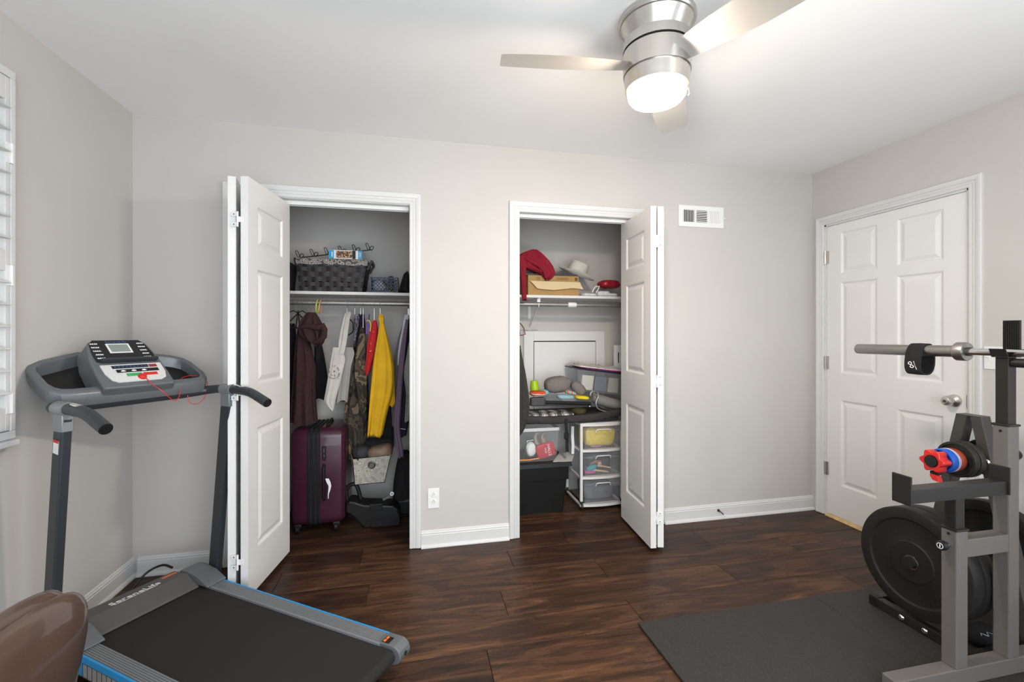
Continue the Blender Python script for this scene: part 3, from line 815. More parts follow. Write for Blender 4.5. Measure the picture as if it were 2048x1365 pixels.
half = [(0.505, 0.300, 0.9655), (0.46, 0.300, 0.983), (0.425, 0.300, 0.997), (0.395, 0.300, 1.007), (0.36, 0.300, 1.013), (0.30, 0.300, 1.016), (0.22, 0.300, 1.016), (0.165, 0.296, 1.014), (0.125, 0.280, 1.009), (0.105, 0.250, 1.004), (0.10, 0.18, 1.0)]
path = half + [(x, -y, z) for x, y, z in half[::-1]]
T('handlebar', MB().tube(path, 0.0205, 18), 'tm_tube')
# console: frame ring, tray floors, display housing
Fz = lambda x: 1.04 + (0.17 - x) * 0.5
outer = [(0.135, -0.10), (0.135, -0.225), (0.128, -0.262), (0.105, -0.287), (0.065, -0.300), (-0.03, -0.298), (-0.068, -0.285), (-0.098, -0.250), (-0.125, -0.18), (-0.155, -0.10), (-0.162, 0.0)]
outer = outer + [(x, -y) for x, y in outer[-2::-1]]
outer = outer + [(0.135, 0.05), (0.135, 0.0), (0.135, -0.05)]
cxm = -0.01
inner = []
for i, (x, y) in enumerate(outer):
    a = Vector(outer[i - 1]); b = Vector(outer[(i + 1) % len(outer)]); t = (b - a).normalized(); nn = Vector((-t.y, t.x))
    if nn.dot(Vector((cxm - x, -y))) < 0: nn = -nn
    inner.append((x + nn.x * 0.028, y + nn.y * 0.028))
rings = []
for (x, y), (u, w) in zip(outer, inner):
    ex = (x - cxm) * 0.05; ey = y * 0.03
    q = lambda f: (u * f + x * (1 - f), w * f + y * (1 - f))
    rings.append([(*q(0.20), Fz(q(0.20)[0])), (*q(0.10), Fz(q(0.10)[0]) - 0.0015), (x + ex * 0.25, y, Fz(x) - 0.007), (x + ex * 0.35, y, Fz(x) - 0.012), (x + ex * 0.2, y * 0.985, Fz(x) - 0.046), (x - ex * 0.2, y * 0.975, Fz(x) - 0.054), (u, w, Fz(u) - 0.052), (u, w, Fz(u) - 0.050), (u, w, Fz(u) - 0.005), (*q(0.95), Fz(q(0.95)[0]) - 0.0005), (*q(0.88), Fz(q(0.88)[0]))])
rings.append(rings[0])
con = T('console_frame', MB().loft(rings, cap=False), 'tm_grey')
T('console_underside', MB().add([(x * 0.93, y * 0.93, Fz(x) - 0.050) for x, y in outer] + [(x * 0.93, y * 0.93, Fz(x) - 0.054) for x, y in outer], [tuple(range(len(outer)))] + [tuple(range(2 * len(outer) - 1, len(outer) - 1, -1))] + [(i, (i + 1) % len(outer), len(outer) + (i + 1) % len(outer), len(outer) + i) for i in range(len(outer))]), 'black')
E_ = Vector((-0.7385, 0, 0.6743)); Nn = Vector((0.6743, 0, 0.7385))
D = lambda b, a, h=0.0: tuple(Vector((0.18, 0, 1.045)) + Vector((0, b, 0)) + E_ * a + Nn * h)
def dplate(poly, h0, h1, inset=0.0):
    n = len(poly); cy = sum(p[0] for p in poly) / n; ca = sum(p[1] for p in poly) / n
    f = 1 - inset
    vs = [D(b, a, h0) for b, a in poly] + [D(cy + (b - cy) * f, ca + (a - ca) * f, h1) for b, a in poly]
    return MB().add(vs, [tuple(range(n))[::-1], tuple(range(n, 2 * n))] + [(i, (i + 1) % n, n + (i + 1) % n, n + i) for i in range(n)])
hp = [(-0.150, 0.020), (-0.105, 0.018), (0.078, 0.018), (0.125, 0.020), (0.126, 0.10), (0.122, 0.20), (0.108, 0.285), (0.092, 0.308), (0.066, 0.318), (-0.086, 0.318), (-0.112, 0.306), (-0.128, 0.280), (-0.146, 0.20), (-0.152, 0.10)]
hs = T('display_housing', dplate(hp, -0.085, -0.002, 0.06), 'tm_grey', bevel=0.006)
T('display_panel', dplate([(-0.118, 0.176), (0.099, 0.176), (0.100, 0.22), (0.088, 0.285), (0.074, 0.304), (-0.094, 0.304), (-0.110, 0.285), (-0.119, 0.22)], -0.003, 0.0015), 'tm_black', hs)
def rect(b0, b1, a0, a1): return [(b0, a0), (b1, a0), (b1, a1), (b0, a1)]
sb = T('screen_bezel', dplate(rect(-0.057, 0.027, 0.224, 0.281), 0.001, 0.003), 'white', hs)
T('screen', dplate(rect(-0.050, 0.020, 0.230, 0.275), 0.003, 0.0036), 'lcd', hs)
lettering('display_lettering', 'SereneLife', 0.0185, frame(D(-0.014, 0.2925, 0.0016), (0, 1, 0), E_), mat('blue_print', (0.05, 0.13, 0.30), 0.4), hs, 0.0004)
for s, b in ((-1, -0.098), (1, 0.070)):
    for i in range(5):
        mb = MB(); a = 0.283 - i * 0.0215
        for j in range(9):
            hh = 0.002 + 0.0055 * abs(math.sin(j * 1.3 + i))
            q = dplate(rect(b - 0.012 + j * 0.003, b - 0.0094 + j * 0.003, a - 0.004, a - 0.004 + hh), 0.0014, 0.002); mb.add(q.v, q.f)
        T('program_icon', mb, 'white', hs)
T('book_ledge', dplate(rect(-0.108, 0.098, 0.168, 0.178), -0.002, 0.022), 'tm_tube', hs, bevel=0.002)
wp = [(-0.117, 0.155), (0.104, 0.155), (0.103, 0.100), (0.092, 0.066), (0.070, 0.054), (-0.085, 0.054), (-0.104, 0.068), (-0.116, 0.105)]
T('control_panel', dplate(wp, -0.003, 0.0015), 'tm_face', hs)
T('speed_key_row', dplate(rect(-0.082, 0.050, 0.131, 0.148), 0.0014, 0.0022), 'tm_black', hs)
for i in range(9):
    q = dplate(rect(-0.076 + i * 0.0138, -0.066 + i * 0.0138, 0.134, 0.1445), 0.002, 0.003); T('speed_key', q, 'navyprint', hs)
T('red_key', dplate(rect(0.053, 0.083, 0.131, 0.147), 0.0014, 0.0025), mat('dark_red_print', (0.28, 0.03, 0.03), 0.4), hs)
T('mode_key_row', dplate(rect(-0.074, 0.082, 0.107, 0.125), 0.0014, 0.0022), 'tm_black', hs)
for b in (-0.05, -0.012, 0.026):
    q = dplate([(b - 0.010, 0.114), (b, 0.111), (b + 0.010, 0.114), (b + 0.004, 0.120), (b - 0.004, 0.120)], 0.002, 0.0028); T('mode_icon', q, 'white', hs)
T('start_key', dplate(rect(-0.046, 0.010, 0.084, 0.100), 0.0014, 0.0024), 'green', hs)
T('stop_key', dplate(rect(0.016, 0.068, 0.084, 0.100), 0.0014, 0.0024), 'red', hs)
key = T('safety_key', MB().lathe([(0, 0.012), (0.009, 0.011), (0.014, 0.007), (0.0165, 0.0)], (0, 0, 0), 'z', 20).xf(frame(D(0.004, 0.076, 0.001), (0, 1, 0), E_)), 'red', tm)
k0 = Vector(D(0.008, 0.072, 0.009))
T('safety_cord', MB().tube(spline([k0, (0.155, 0.022, 1.068), (0.185, 0.045, 1.035), (0.190, 0.075, 1.000), (0.180, 0.100, 0.985), (0.165, 0.125, 0.995), (0.150, 0.140, 1.025), (0.10, 0.165, 1.04), (0.06, 0.20, 1.07), (0.055, 0.245, 1.078), (0.07, 0.275, 1.072), (0.095, 0.290, 1.052), (0.11, 0.288, 1.03), (0.135, 0.262, 0.985), (0.14, 0.232, 0.955), (0.138, 0.205, 0.952), (0.132, 0.190, 0.965), (0.128, 0.185, 0.995)]), 0.0016, 6), 'red', key)
pc = obj('power_cord', MB().tube(spline([(0.27, -0.60, 0.0065), (0.20, -0.53, 0.0065), (0.15, -0.44, 0.008), (0.15, -0.33, 0.06), (0.19, -0.26, 0.125), (0.25, -0.24, 0.150), (0.305, -0.265, 0.145)]), 0.0055, 8), 'black')
tag(pc, 'black power cord looping behind the treadmill hood', 'cord')


# ================================================================== RUBBER MATS
MT['mat'] = ramp_mat('black_rubber', 'voronoi', [(0.0, (0.013, 0.0110, 0.0098)), (0.6, (0.026, 0.0225, 0.0205))], 0.66, 150, stretch=(1, 0.6, 1), interp='LINEAR', bump=0.7)
for lab, x0, x1 in (('thick black textured rubber mat beside the bare wood floor', 2.410, 3.336), ('black textured rubber mat under the plate tree by the door', 3.338, 4.255)):
    o = obj('rubber_mat', MB().rbox((x0, -2.76, 0.0005), (x1, -0.935, 0.0125), 0.002), 'mat'); tag(o, lab, 'mat', 'rubber floor mats')

# ================================================================== SQUAT RACK
MT['rk_grey'] = mat('charcoal_steel', (0.130, 0.117, 0.107), 0.45, 0.1, var=0.03, vscale=50, bump=0.03, bscale=500)
MT['rk_black'] = mat('black_steel', (0.017, 0.0155, 0.0145), 0.42, 0.1, var=0.15, vscale=25)
rk = thing('squat_rack', 'charcoal steel squat rack with safety arm standing on the mats', 'squat rack', (3.55, -1.485, 0.0125))
P = lambda name, mb, m, p=rk, **k: obj(name, mb, m, p, **k)
for dy, dc_ in ((0.0, 0.0), (-1.10, 0.0113)):
    ya, yb = -1.510 + dy, -1.460 + dy; ym = -1.485 + dy
    P('base_tube', MB().rbox((3.080, ya, 0.0128), (4.06, yb, 0.072), 0.003), 'rk_grey')
    sp = P('short_post', MB().rbox((3.352, ya, 0.071), (3.407, yb, 0.571), 0.004), 'rk_grey')
    P('post_collar', MB().rbox((3.349, ya - 0.003, 0.567), (3.410, yb + 0.003, 0.575), 0.002), 'rk_black', sp)
    P('pin_hole', MB().cyl((3.3525, ym, 0.553), (3.3508, ym, 0.553), 0.005, 12), 'dark', sp)
    isp = P('inner_post', MB().rbox((3.358, ya + 0.006, 0.50), (3.401, yb - 0.006, 0.684), 0.003), 'rk_black')
    P('pin_hole', MB().cyl((3.3585, ym, 0.605), (3.3568, ym, 0.605), 0.005, 12), 'dark', isp)
    P('cross_brace', MB().rbox((3.405, ya + 0.001, 0.470), (3.606, yb - 0.001, 0.535), 0.003), 'rk_grey')
    kb = P('pin_knob', MB().lathe([(0, -0.040), (0.012, -0.040), (0.0165, -0.037), (0.0175, -0.030), (0.0165, -0.022), (0.010, -0.018), (0.0, -0.018)], (3.352, ym, 0.512), 'x', 20), 'black')
    P('knob_shaft', MB().cyl((3.335, ym, 0.512), (3.353, ym, 0.512), 0.009, 14), 'steel', kb)
    P('knob_ring', MB().lathe([(0.0085, -0.0412), (0.0105, -0.0412), (0.0105, -0.0398), (0.0085, -0.0398)], (3.352, ym, 0.512), 'x', 20, cap=False).box((3.3108, ym - 0.0015, 0.506), (3.3118, ym + 0.0015, 0.518)), 'white', kb)
    tp = P('tall_post', MB().rbox((3.605, ya, 0.071), (3.658, yb, 0.938), 0.004), 'rk_grey')
    P('post_collar', MB().rbox((3.602, ya - 0.003, 0.934), (3.661, yb + 0.003, 0.942), 0.002), 'rk_black', tp)
    P('pin_hole', MB().cyl((3.6055, ym, 0.915), (3.6038, ym, 0.915), 0.005, 12), 'dark', tp)
    P('inner_post', MB().rbox((3.611, ya + 0.005, 0.90), (3.652, yb - 0.005, 1.192 + dc_), 0.003), 'rk_black')
    P('bar_cradle', MB().box((3.600, ya, 1.1915 + dc_), (3.668, yb, 1.1945 + dc_)).prism([(3.600, 1.1945 + dc_), (3.604, 1.1945 + dc_), (3.590, 1.224 + dc_), (3.586, 1.224 + dc_)], (ya, yb)), 'rk_black')
    bk = P('cradle_guard', MB().box((3.660, ya, 1.1945 + dc_), (3.668, yb, 1.331 + dc_)), 'rk_black')
    mb = MB()
    for i in range(9): mb.box((3.6575, ya + 0.004 + i * 0.0053, 1.20), (3.6602, ya + 0.0065 + i * 0.0053, 1.329))
    g_ = P('guard_ribs', mb, 'black', bk); g_['kind'] = 'stuff'
    ar = P('safety_arm', MB().rbox((3.141, ya + 0.002, 0.683), (3.600, yb - 0.002, 0.733), 0.002), 'rk_black')
    P('arm_stop', MB().rbox((3.1345, ya - 0.008, 0.679), (3.1415, yb + 0.008, 0.782), 0.003), 'rk_black', ar)
    P('arm_stop', MB().rbox((3.5985, ya - 0.006, 0.683), (3.6045, yb + 0.006, 0.785), 0.002), 'rk_black', ar)
P('tie_bar', MB().cyl((3.632, -1.508, 1.172), (3.632, -2.562, 1.172), 0.017, 18), 'rk_black')
P('floor_tie', MB().rbox((3.90, -2.56, 0.0128), (3.95, -1.51, 0.06), 0.003), 'rk_grey')

# ================================================================== BARBELL lying in the cradles
A = Vector((3.628, -0.905, 1.2032)); B = Vector((3.628, -3.11, 1.2259))
bd = (B - A).normalized(); at = lambda s: A + bd * s
bb = thing('barbell', 'bare steel Olympic barbell resting on the squat rack', 'barbell', tuple((A + B) / 2 - Vector((0, 0, 0.02))))
P2 = lambda name, mb, m, p=bb, **k: obj(name, mb, m, p, **k)
for e, s in ((0.0, 1), ((B - A).length, -1)):
    q = lambda t: at(e + s * t)
    P2('sleeve', MB().tube([q(0), q(0.003), q(0.006), q(0.428)], [0.0205, 0.0235, 0.0243, 0.0243], 32), 'steel')
    P2('sleeve_collar', MB().tube([q(0.425), q(0.4255), q(0.430), q(0.458), q(0.4625), q(0.463)], [0.020, 0.0345, 0.038, 0.038, 0.036, 0.020], 40), 'steel')
    P2('sleeve_bushing', MB().tube([q(0.462), q(0.474)], 0.0175, 24), 'darksteel')
P2('shaft', MB().tube([at(0.45), at((B - A).length - 0.45)], 0.0142, 24), 'chrome')

# neoprene strap looped over the sleeve
st = thing('wrist_strap', 'black neoprene strap loop hanging from the barbell sleeve', 'strap', (3.628, -1.19, 1.095))
outl = []
for i in range(36):
    a = 2 * math.pi * i / 36; c, s = math.cos(a), math.sin(a)
    outl.append((3.628 + 0.006 * s + 0.040 * math.copysign(abs(c) ** 0.85, c) * (1 - 0.12 * s), 1.1685 + 0.0685 * math.copysign(abs(s) ** 0.8, s)))
rings = []
for (x, z) in outl:
    dx, dz = 3.628 - x, 1.1685 - z; l = math.hypot(dx, dz); dx, dz = dx / l * 0.006, dz / l * 0.006
    rings.append([(x, -1.225, z), (x - dx * 0.2, -1.19, z - dz * 0.2), (x, -1.158, z), (x + dx, -1.160, z + dz), (x + dx, -1.223, z + dz)])
rings.append(rings[0])
obj('band', MB().loft(rings, cap=False), 'blackcloth', st)
mb = MB()
for (dy, dz) in ((0.0060, 0.0085), (-0.0015, -0.0050)):
    mb.tube([(3.5862 + 0.0006, -1.188 + dy + 0.0068 * math.cos(R_(a)) * (1 - 0.25 * math.sin(R_(a))), 1.142 + dz + 0.0058 * math.sin(R_(a))) for a in range(0, 360, 30)], 0.0020, 6, closed=True)
mb.tube([(3.5866, -1.196, 1.160), (3.5866, -1.200, 1.148), (3.5870, -1.208, 1.124)], 0.0012, 6)
lg = obj('logo_print', mb, 'white', st); lg['kind'] = 'stuff'

# ================================================================== WEIGHT PLATE TREE
yc = -1.245
MT['tree'] = mat('dark_charcoal_steel', (0.062, 0.057, 0.053), 0.42, 0.15, var=0.04, vscale=50)
tr = thing('plate_tree', 'charcoal steel A-frame weight plate tree behind the rack', 'plate tree', (3.85, yc, 0.0125))
Q = lambda name, mb, m, p=tr, **k: obj(name, mb, m, p, **k)
for s in (1, -1):
    Q('frame_leg', MB().bar((3.85, yc + 0.196 * s, 0.055), (3.85, yc + 0.026 * s, 0.920), 0.056, 0.040, up=(0, 1, 0.0)), 'tree', bevel=0.003)
    bt = Q('foot', MB().rbox((3.540 if s > 0 else 4.085, -1.452, 0.0128), (3.575 if s > 0 else 4.120, -1.075, 0.056), 0.003), 'rk_black')
    Q('foot_cap', MB().rbox((3.538 if s > 0 else 4.083, -1.076, 0.0128), (3.577 if s > 0 else 4.122, -1.036, 0.058), 0.004), 'black', bt)
    Q('base_rail', MB().rbox((3.570, yc + 0.196 * s - 0.02, 0.016), (4.09, yc + 0.196 * s + 0.02, 0.056), 0.003), 'rk_black')
    for yy in (-1.18, -1.272):
        xx = 3.540 if s > 0 else 4.120
        Q('bolt', MB().lathe([(0, -0.006), (0.008, -0.006), (0.011, -0.003), (0.0125, 0.0)] if s > 0 else [(0.0125, 0), (0.011, 0.003), (0.008, 0.006), (0, 0.006)], (xx, yy, 0.034), 'x', 16), 'chrome', bt)
Q('apex_plate', MB().box((3.822, yc - 0.045, 0.918), (3.878, yc + 0.045, 0.923)), 'tree')
Q('cross_plate', MB().box((3.832, yc - 0.11, 0.28), (3.868, yc + 0.11, 0.325)), 'rk_black')
Q('cross_plate', MB().box((3.832, yc - 0.05, 0.715), (3.868, yc + 0.05, 0.755)), 'rk_black')
Q('bolt', MB().lathe([(0, -0.006), (0.009, -0.006), (0.012, -0.003), (0.0135, 0.0)], (3.822, yc - 0.066, 0.735), 'x', 16), 'chrome')
for z, y in ((0.303, -1.230), (0.735, -1.248)):
    for s, L_ in ((-1, 0.345 if z < 0.5 else 0.245), (1, 0.25)):
        Q('storage_peg', MB().cyl((3.85, y, z), (3.85 + s * L_, y, z), 0.0235, 24), 'rk_black')

MT['rubber'] = mat('black_rubber_plate', (0.0125, 0.0112, 0.0105), 0.55, var=0.08, vscale=10, bump=0.05, bscale=300, spec=0.4)
def bumper(x, y, z, label, txt=True):
    t = thing('bumper_plate', label, 'weight plate', (x + 0.03, y, z - 0.225), group='rubber bumper plates on the tree')
    pr = [(0.027, 0.006), (0.027, 0.0), (0.070, 0.0005), (0.083, 0.0015), (0.086, 0.005), (0.090, 0.0065), (0.150, 0.0065), (0.172, 0.0055), (0.176, 0.0025), (0.180, 0.0), (0.217, 0.0), (0.223, 0.003), (0.225, 0.008),
          (0.225, 0.052), (0.223, 0.057), (0.217, 0.060), (0.027, 0.060), (0.027, 0.006)]
    d = obj('rubber_disc', MB().lathe(pr, (x, y, z), 'x', 72, cap=False), 'rubber', t)
    obj('hub_ring', MB().lathe([(0.0245, 0.010), (0.0245, -0.0015), (0.0285, -0.0015), (0.0295, 0.001), (0.0295, 0.006)], (x, y, z), 'x', 40, cap=False), 'steel', t)
    if txt:
        X_, Z_ = (0, -1, 0), (0, 0, 1)
        lettering('embossed_lettering', 'FITNESS', 0.030, frame((x + 0.0062, y - 0.062, z - 0.140), X_, Z_), 'rubber', t, 0.0012)
        lettering('embossed_lettering', 'TITAN', 0.030, frame((x + 0.0062, y - 0.062, z - 0.110), X_, Z_), 'rubber', t, 0.0012)
        lettering('embossed_lettering', '45', 0.032, frame((x + 0.0062, y + 0.085, z + 0.098), X_, Z_), 'rubber', t, 0.0012)
        lettering('embossed_lettering', 'LB', 0.030, frame((x + 0.0062, y + 0.095, z - 0.070), X_, Z_), 'rubber', t, 0.0012)
    return t
bumper(3.526, -1.230, 0.3015, 'large black rubber bumper plate nearest the room on the plate tree')
bumper(3.590, -1.230, 0.3015, 'black rubber bumper plate tucked behind the front bumper plate', False)
bumper(3.955, -1.230, 0.3015, 'black rubber bumper plate on the wall side of the plate tree', False)
def iron(x, y, z, R, th, m, name, label, cat='weight plate', group=None, slots=False):
    t = thing(name, label, cat, (x + th / 2, y, z - R), group=group)
    pr = [(0.0245, th * 0.4), (0.0245, 0), (R * 0.5, 0.0), (R * 0.55, th * 0.25), (R * 0.82, th * 0.25), (R * 0.86, 0), (R * 0.96, 0), (R, th * 0.15), (R, th * 0.85), (R * 0.96, th), (0.0245, th), (0.0245, th * 0.4)]
    obj('disc', MB().lathe(pr, (x, y, z), 'x', 48, cap=False), m, t)
    if slots:
        for a in (60, 180, 300):
            b = [R_(a + q) for q in (-22, -11, 0, 11, 22)]
            poly = [(y + R * 0.60 * math.cos(q), z + R * 0.60 * math.sin(q)) for q in b] + [(y + R * 0.78 * math.cos(q), z + R * 0.78 * math.sin(q)) for q in b[::-1]]
            obj('grip_slot', MB().prism(poly, (x + th * 0.2, x + th * 0.24), 'yz'), 'dark', t)
    return t
MT['iron'] = mat('cast_iron', (0.030, 0.028, 0.026), 0.5, 0.3, var=0.2, vscale=60, bump=0.2, bscale=300)
MT['blue'] = mat('blue_plastic', (0.012, 0.10, 0.50), 0.35); MT['brick'] = mat('orange_red', (0.36, 0.055, 0.02), 0.4)
uy, uz = -1.248, 0.7345
iron(3.775, uy, uz, 0.078, 0.028, 'iron', 'change_plate', 'small black iron plate farthest back on the upper peg', group='small black iron plates')
iron(3.742, uy, uz, 0.076, 0.031, 'iron', 'change_plate', 'small black slotted iron plate behind the orange red disc', group='small black iron plates', slots=True)
iron(3.708, uy, uz, 0.049, 0.032, 'brick', 'change_plate', 'small orange red disc between iron plate and blue disc')
bl = iron(3.660, uy, uz, 0.050, 0.046, 'blue', 'change_plate', 'small blue disc with white rings on the upper peg')
for dx in (0.033, 0.040): obj('white_ring', MB().lathe([(0.0495, 0), (0.0508, 0), (0.0508, 0.0025), (0.0495, 0.0025)], (3.660 + dx, uy, uz), 'x', 48, cap=False), 'white', bl)
iron(3.905, uy, uz, 0.078, 0.030, 'iron', 'change_plate', 'small black iron plate on the wall side upper peg', group='small black iron plates')
iron(3.940, uy, uz, 0.078, 0.030, 'iron', 'change_plate', 'outer small black iron plate on the wall side upper peg', group='small black iron plates')
cl = thing('barbell_clamp', 'red plastic barbell clamp with lever on the plate tree peg', 'clamp', (3.635, uy, uz - 0.05))
out = []; inn = []
for i in range(48):
    a = 2 * math.pi * i / 48; r = 0.043 + 0.0065 * math.cos(6 * a)
    out.append((r * math.cos(a), r * math.sin(a))); inn.append((0.0245 * math.cos(a), 0.0245 * math.sin(a)))
rings = [[(x, uy + p[0], uz + p[1]) for p in L] for x, L in ((3.655, inn), (3.613, inn), (3.611, [(p[0] * 1.1, p[1] * 1.1) for p in inn]), (3.611, [(p[0] * 0.93, p[1] * 0.93) for p in out]), (3.614, out), (3.652, out), (3.655, [(p[0] * 0.95, p[1] * 0.95) for p in out]), (3.655, inn))]
obj('clamp_body', MB().loft(rings, cap=False), 'red', cl)
obj('rubber_inset', MB().box((3.622, uy - 0.018, uz - 0.056), (3.648, uy + 0.012, uz - 0.044)), 'black', cl)
obj('lever', MB().prism([(uy + 0.010, uz - 0.050), (uy + 0.016, uz - 0.064), (uy + 0.004, uz - 0.082), (uy - 0.022, uz - 0.086), (uy - 0.014, uz - 0.060)], (3.622, 3.646), 'yz'), 'red', cl, bevel=0.003)
bg = thing('fabric_pouch', 'black fabric pouch with white print on the mat behind the rack', 'pouch', (3.745, -1.345, 0.0125))
obj('pouch_body', pillow(MB(), (3.745, -1.345, 0.0375), 0.075, 0.055, 0.0248, e=0.5, wob=0.03), 'blackcloth', bg)
mb = MB(); rnd = random.Random(3)
pts = [(3.69 + 0.011 * i, -1.375 + 0.012 * math.sin(i * 2.1), 0.0612) for i in range(9)]
obj('print', mb.tube(pts, 0.0015, 5), 'white', bg)


# ================================================================== LEATHER DESK CHAIR in the near left corner
MT['leather'] = mat('brown_leather', (0.075, 0.045, 0.032), 0.30, var=0.10, vscale=9, bump=0.05, bscale=220, coat=0.5)
ch = thing('desk_chair', 'brown leather desk chair with padded rounded back at bottom left', 'chair', (0.60, -1.98, 0.0))
K = lambda name, mb, m, p=ch, **k: obj(name, mb, m, p, **k)
def padded(x0, x1, y0, y1, z0, z1, lean, bulge, e=0.55):
    """upright reclining pad: superellipse outline in y-z, domed faces, rounded rim"""
    cy, cz = (y0 + y1) / 2, (z0 + z1) / 2; hy, hz = (y1 - y0) / 2, (z1 - z0) / 2; n = 56
    rings = []
    for (t, sc, bg) in ((0.5, 0.02, 1.0), (0.5, 0.35, 0.95), (0.5, 0.62, 0.80), (0.42, 0.82, 0.60), (0.30, 0.93, 0.38), (0.12, 0.985, 0.15), (0.0, 1.0, 0.0)):
        rings.append((-1, sc, bg))
    full = [(-bg, sc) for _, sc, bg in rings] + [(bg, sc) for _, sc, bg in rings[-2::-1]]
    out = []
    xm = (x0 + x1) / 2; hx = (x1 - x0) / 2
    for (bx, sc) in full:
        ring = []
        for k in range(n):
            a = 2 * math.pi * k / n; c, s = math.cos(a), math.sin(a)
            yy = cy + hy * sc * math.copysign(abs(c) ** e, c); zz = cz + hz * sc * math.copysign(abs(s) ** e, s)
            ring.append((xm + bx * hx * bulge + lean * (zz - z0), yy, zz))
        out.append(ring)
    return MB().loft(out)
K('backrest_cushion', padded(0.672, 0.782, -2.28, -1.705, 0.42, 0.842, 0.20, 1.0), 'leather')
K('backrest_shell', padded(0.706, 0.797, -2.27, -1.697, 0.40, 0.831, 0.20, 1.0), 'leather')
seat = pillow(MB(), (0.48, -1.968, 0.455), 0.235, 0.25, 0.060, n=32, m=12, e=0.45); K('seat_cushion', seat, 'leather')
K('seat_pan', MB().rbox((0.27, -2.15, 0.375), (0.69, -1.79, 0.395), 0.006), 'black')
K('back_bracket', MB().bar((0.62, -1.968, 0.38), (0.80, -1.968, 0.385), 0.07, 0.014).bar((0.79, -1.968, 0.38), (0.815, -1.968, 0.50), 0.07, 0.012, up=(1, 0, 0)), 'black')
K('gas_column', MB().cyl((0.48, -1.968, 0.11), (0.48, -1.968, 0.377), 0.025, 20), 'black')
for i in range(5):
    a = R_(72 * i + 20); c, s = math.cos(a), math.sin(a)
    sp = K('base_spoke', MB().bar((0.48 + 0.02 * c, -1.968 + 0.02 * s, 0.105), (0.48 + 0.25 * c, -1.968 + 0.25 * s, 0.072), 0.04, 0.028), 'black', bevel=0.004)
    px, py = 0.48 + 0.245 * c, -1.968 + 0.245 * s
    K('caster', MB().cyl((px - s * 0.018, py + c * 0.018, 0.0275), (px + s * 0.018, py - c * 0.018, 0.0275), 0.027, 20), 'black', sp)
for s in (-1, 1):
    pass


# ================================================================== LEFT CLOSET
MT['shelf'] = mat('white_shelf', (0.70, 0.69, 0.67), 0.5, var=0.02)
MT['rod'] = mat('galvanised_rod', (0.34, 0.33, 0.31), 0.40, 0.7, var=0.15, vscale=30, stretch=(0.3, 1, 1))
MT['wire'] = mat('hanger_wire', (0.55, 0.55, 0.54), 0.3, 0.9)
zs1 = (0.955, 0.430, 1.558)[2]
zs2 = (2.607, 0.430, 1.560)[2]
o = obj('closet_shelf', MB().box((0.002, 0.43, zs1 - 0.019), (1.658, YB - 0.001, zs1)), 'shelf'); tag(o, 'white shelf board across the left closet', 'shelf')
zr1 = (1.013, 0.490, 1.486)[2]
ROD1Y = 0.49
o = obj('closet_rod', MB().cyl((0.002, ROD1Y, zr1), (1.658, ROD1Y, zr1), 0.0165, 20), 'rod'); tag(o, 'dull metal hanging rod in the left closet', 'rod')

# ---- things on the shelf
def woven_basket(root, top, bot, y0, y1, zb, zt, m, rows=6, nst=9):
    """top, bot: (x0, x1); over-and-under strips round the four sides"""
    def pos(s, h, off):
        f = h; a0 = bot[0] + (top[0] - bot[0]) * f; a1 = bot[1] + (top[1] - bot[1]) * f
        b0 = y0 + 0.015 * (1 - f); b1 = y1 - 0.015 * (1 - f)
        s = s % 4; i = int(s); t = s - i
        c = [(a0, b0), (a1, b0), (a1, b1), (a0, b1)]; n = [(0, -1), (1, 0), (0, 1), (-1, 0)][i]
        p = c[i]; q = c[(i + 1) % 4]
        return (p[0] + (q[0] - p[0]) * t + n[0] * off, p[1] + (q[1] - p[1]) * t + n[1] * off, zb + (zt - zb) * h)
    N = 4 * nst * 3
    for r in range(rows):
        rings = []
        for k in range(N + 1):
            s = 4.0 * k / N; off = 0.0045 * math.sin(math.pi * (s * nst + r))
            h0, h1 = r / rows + 0.012, (r + 1) / rows - 0.012
            rings.append([pos(s, h0, off - 0.002), pos(s, h0, off), pos(s, (h0 + h1) / 2, off + 0.0015), pos(s, h1, off), pos(s, h1, off - 0.002)])
        obj('woven_strip', MB().loft(rings, cap=False), m, root)
    for k in range(4 * nst):
        s = (k + 0.5) / nst
        p0, p1 = pos(s, 0.0, 0), pos(s, 1.0, 0)
        i = int(s % 4); w = (top[1] - top[0]) / nst * 0.55
        mb = MB().bar(p0, p1, 0.003 if i in (1, 3) else w, w if i in (1, 3) else 0.003, up=(0, 1, 0))
        obj('woven_stake', mb, m, root)
    obj('basket_bottom', MB().box((bot[0] + 0.004, y0 + 0.02, zb), (bot[1] - 0.004, y1 - 0.02, zb + 0.006)), m, root)
    return pos
MT['weave'] = mat('brown_black_strap', (0.020, 0.016, 0.0165), 0.55, var=0.2, vscale=60, bump=0.15, bscale=300)
MT['liner'] = ramp_mat('ornate_liner', 'voronoi', [(0.0, (0.05, 0.045, 0.045)), (0.16, (0.42, 0.39, 0.36)), (0.30, (0.10, 0.09, 0.09)), (0.42, (0.38, 0.35, 0.32)), (0.6, (0.09, 0.08, 0.08))], 0.9, 34)
bk = thing('woven_basket', 'dark brown woven basket with ornate fabric liner on the left closet shelf', 'basket', ((0.913, 0.450, 1.564)[0], 0.57, zs1))
xt0, xt1 = (0.693, 0.445, 1.738)[0], (1.135, 0.445, 1.752)[0]
xb0, xb1 = (0.715, 0.445, 1.559)[0], (1.103, 0.445, 1.567)[0]
zt = (0.914, 0.445, 1.757)[2]
pos = woven_basket(bk, (xt0, xt1), (xb0, xb1), 0.445, 0.71, zs1 + 0.001, zt, 'weave')
rings = []
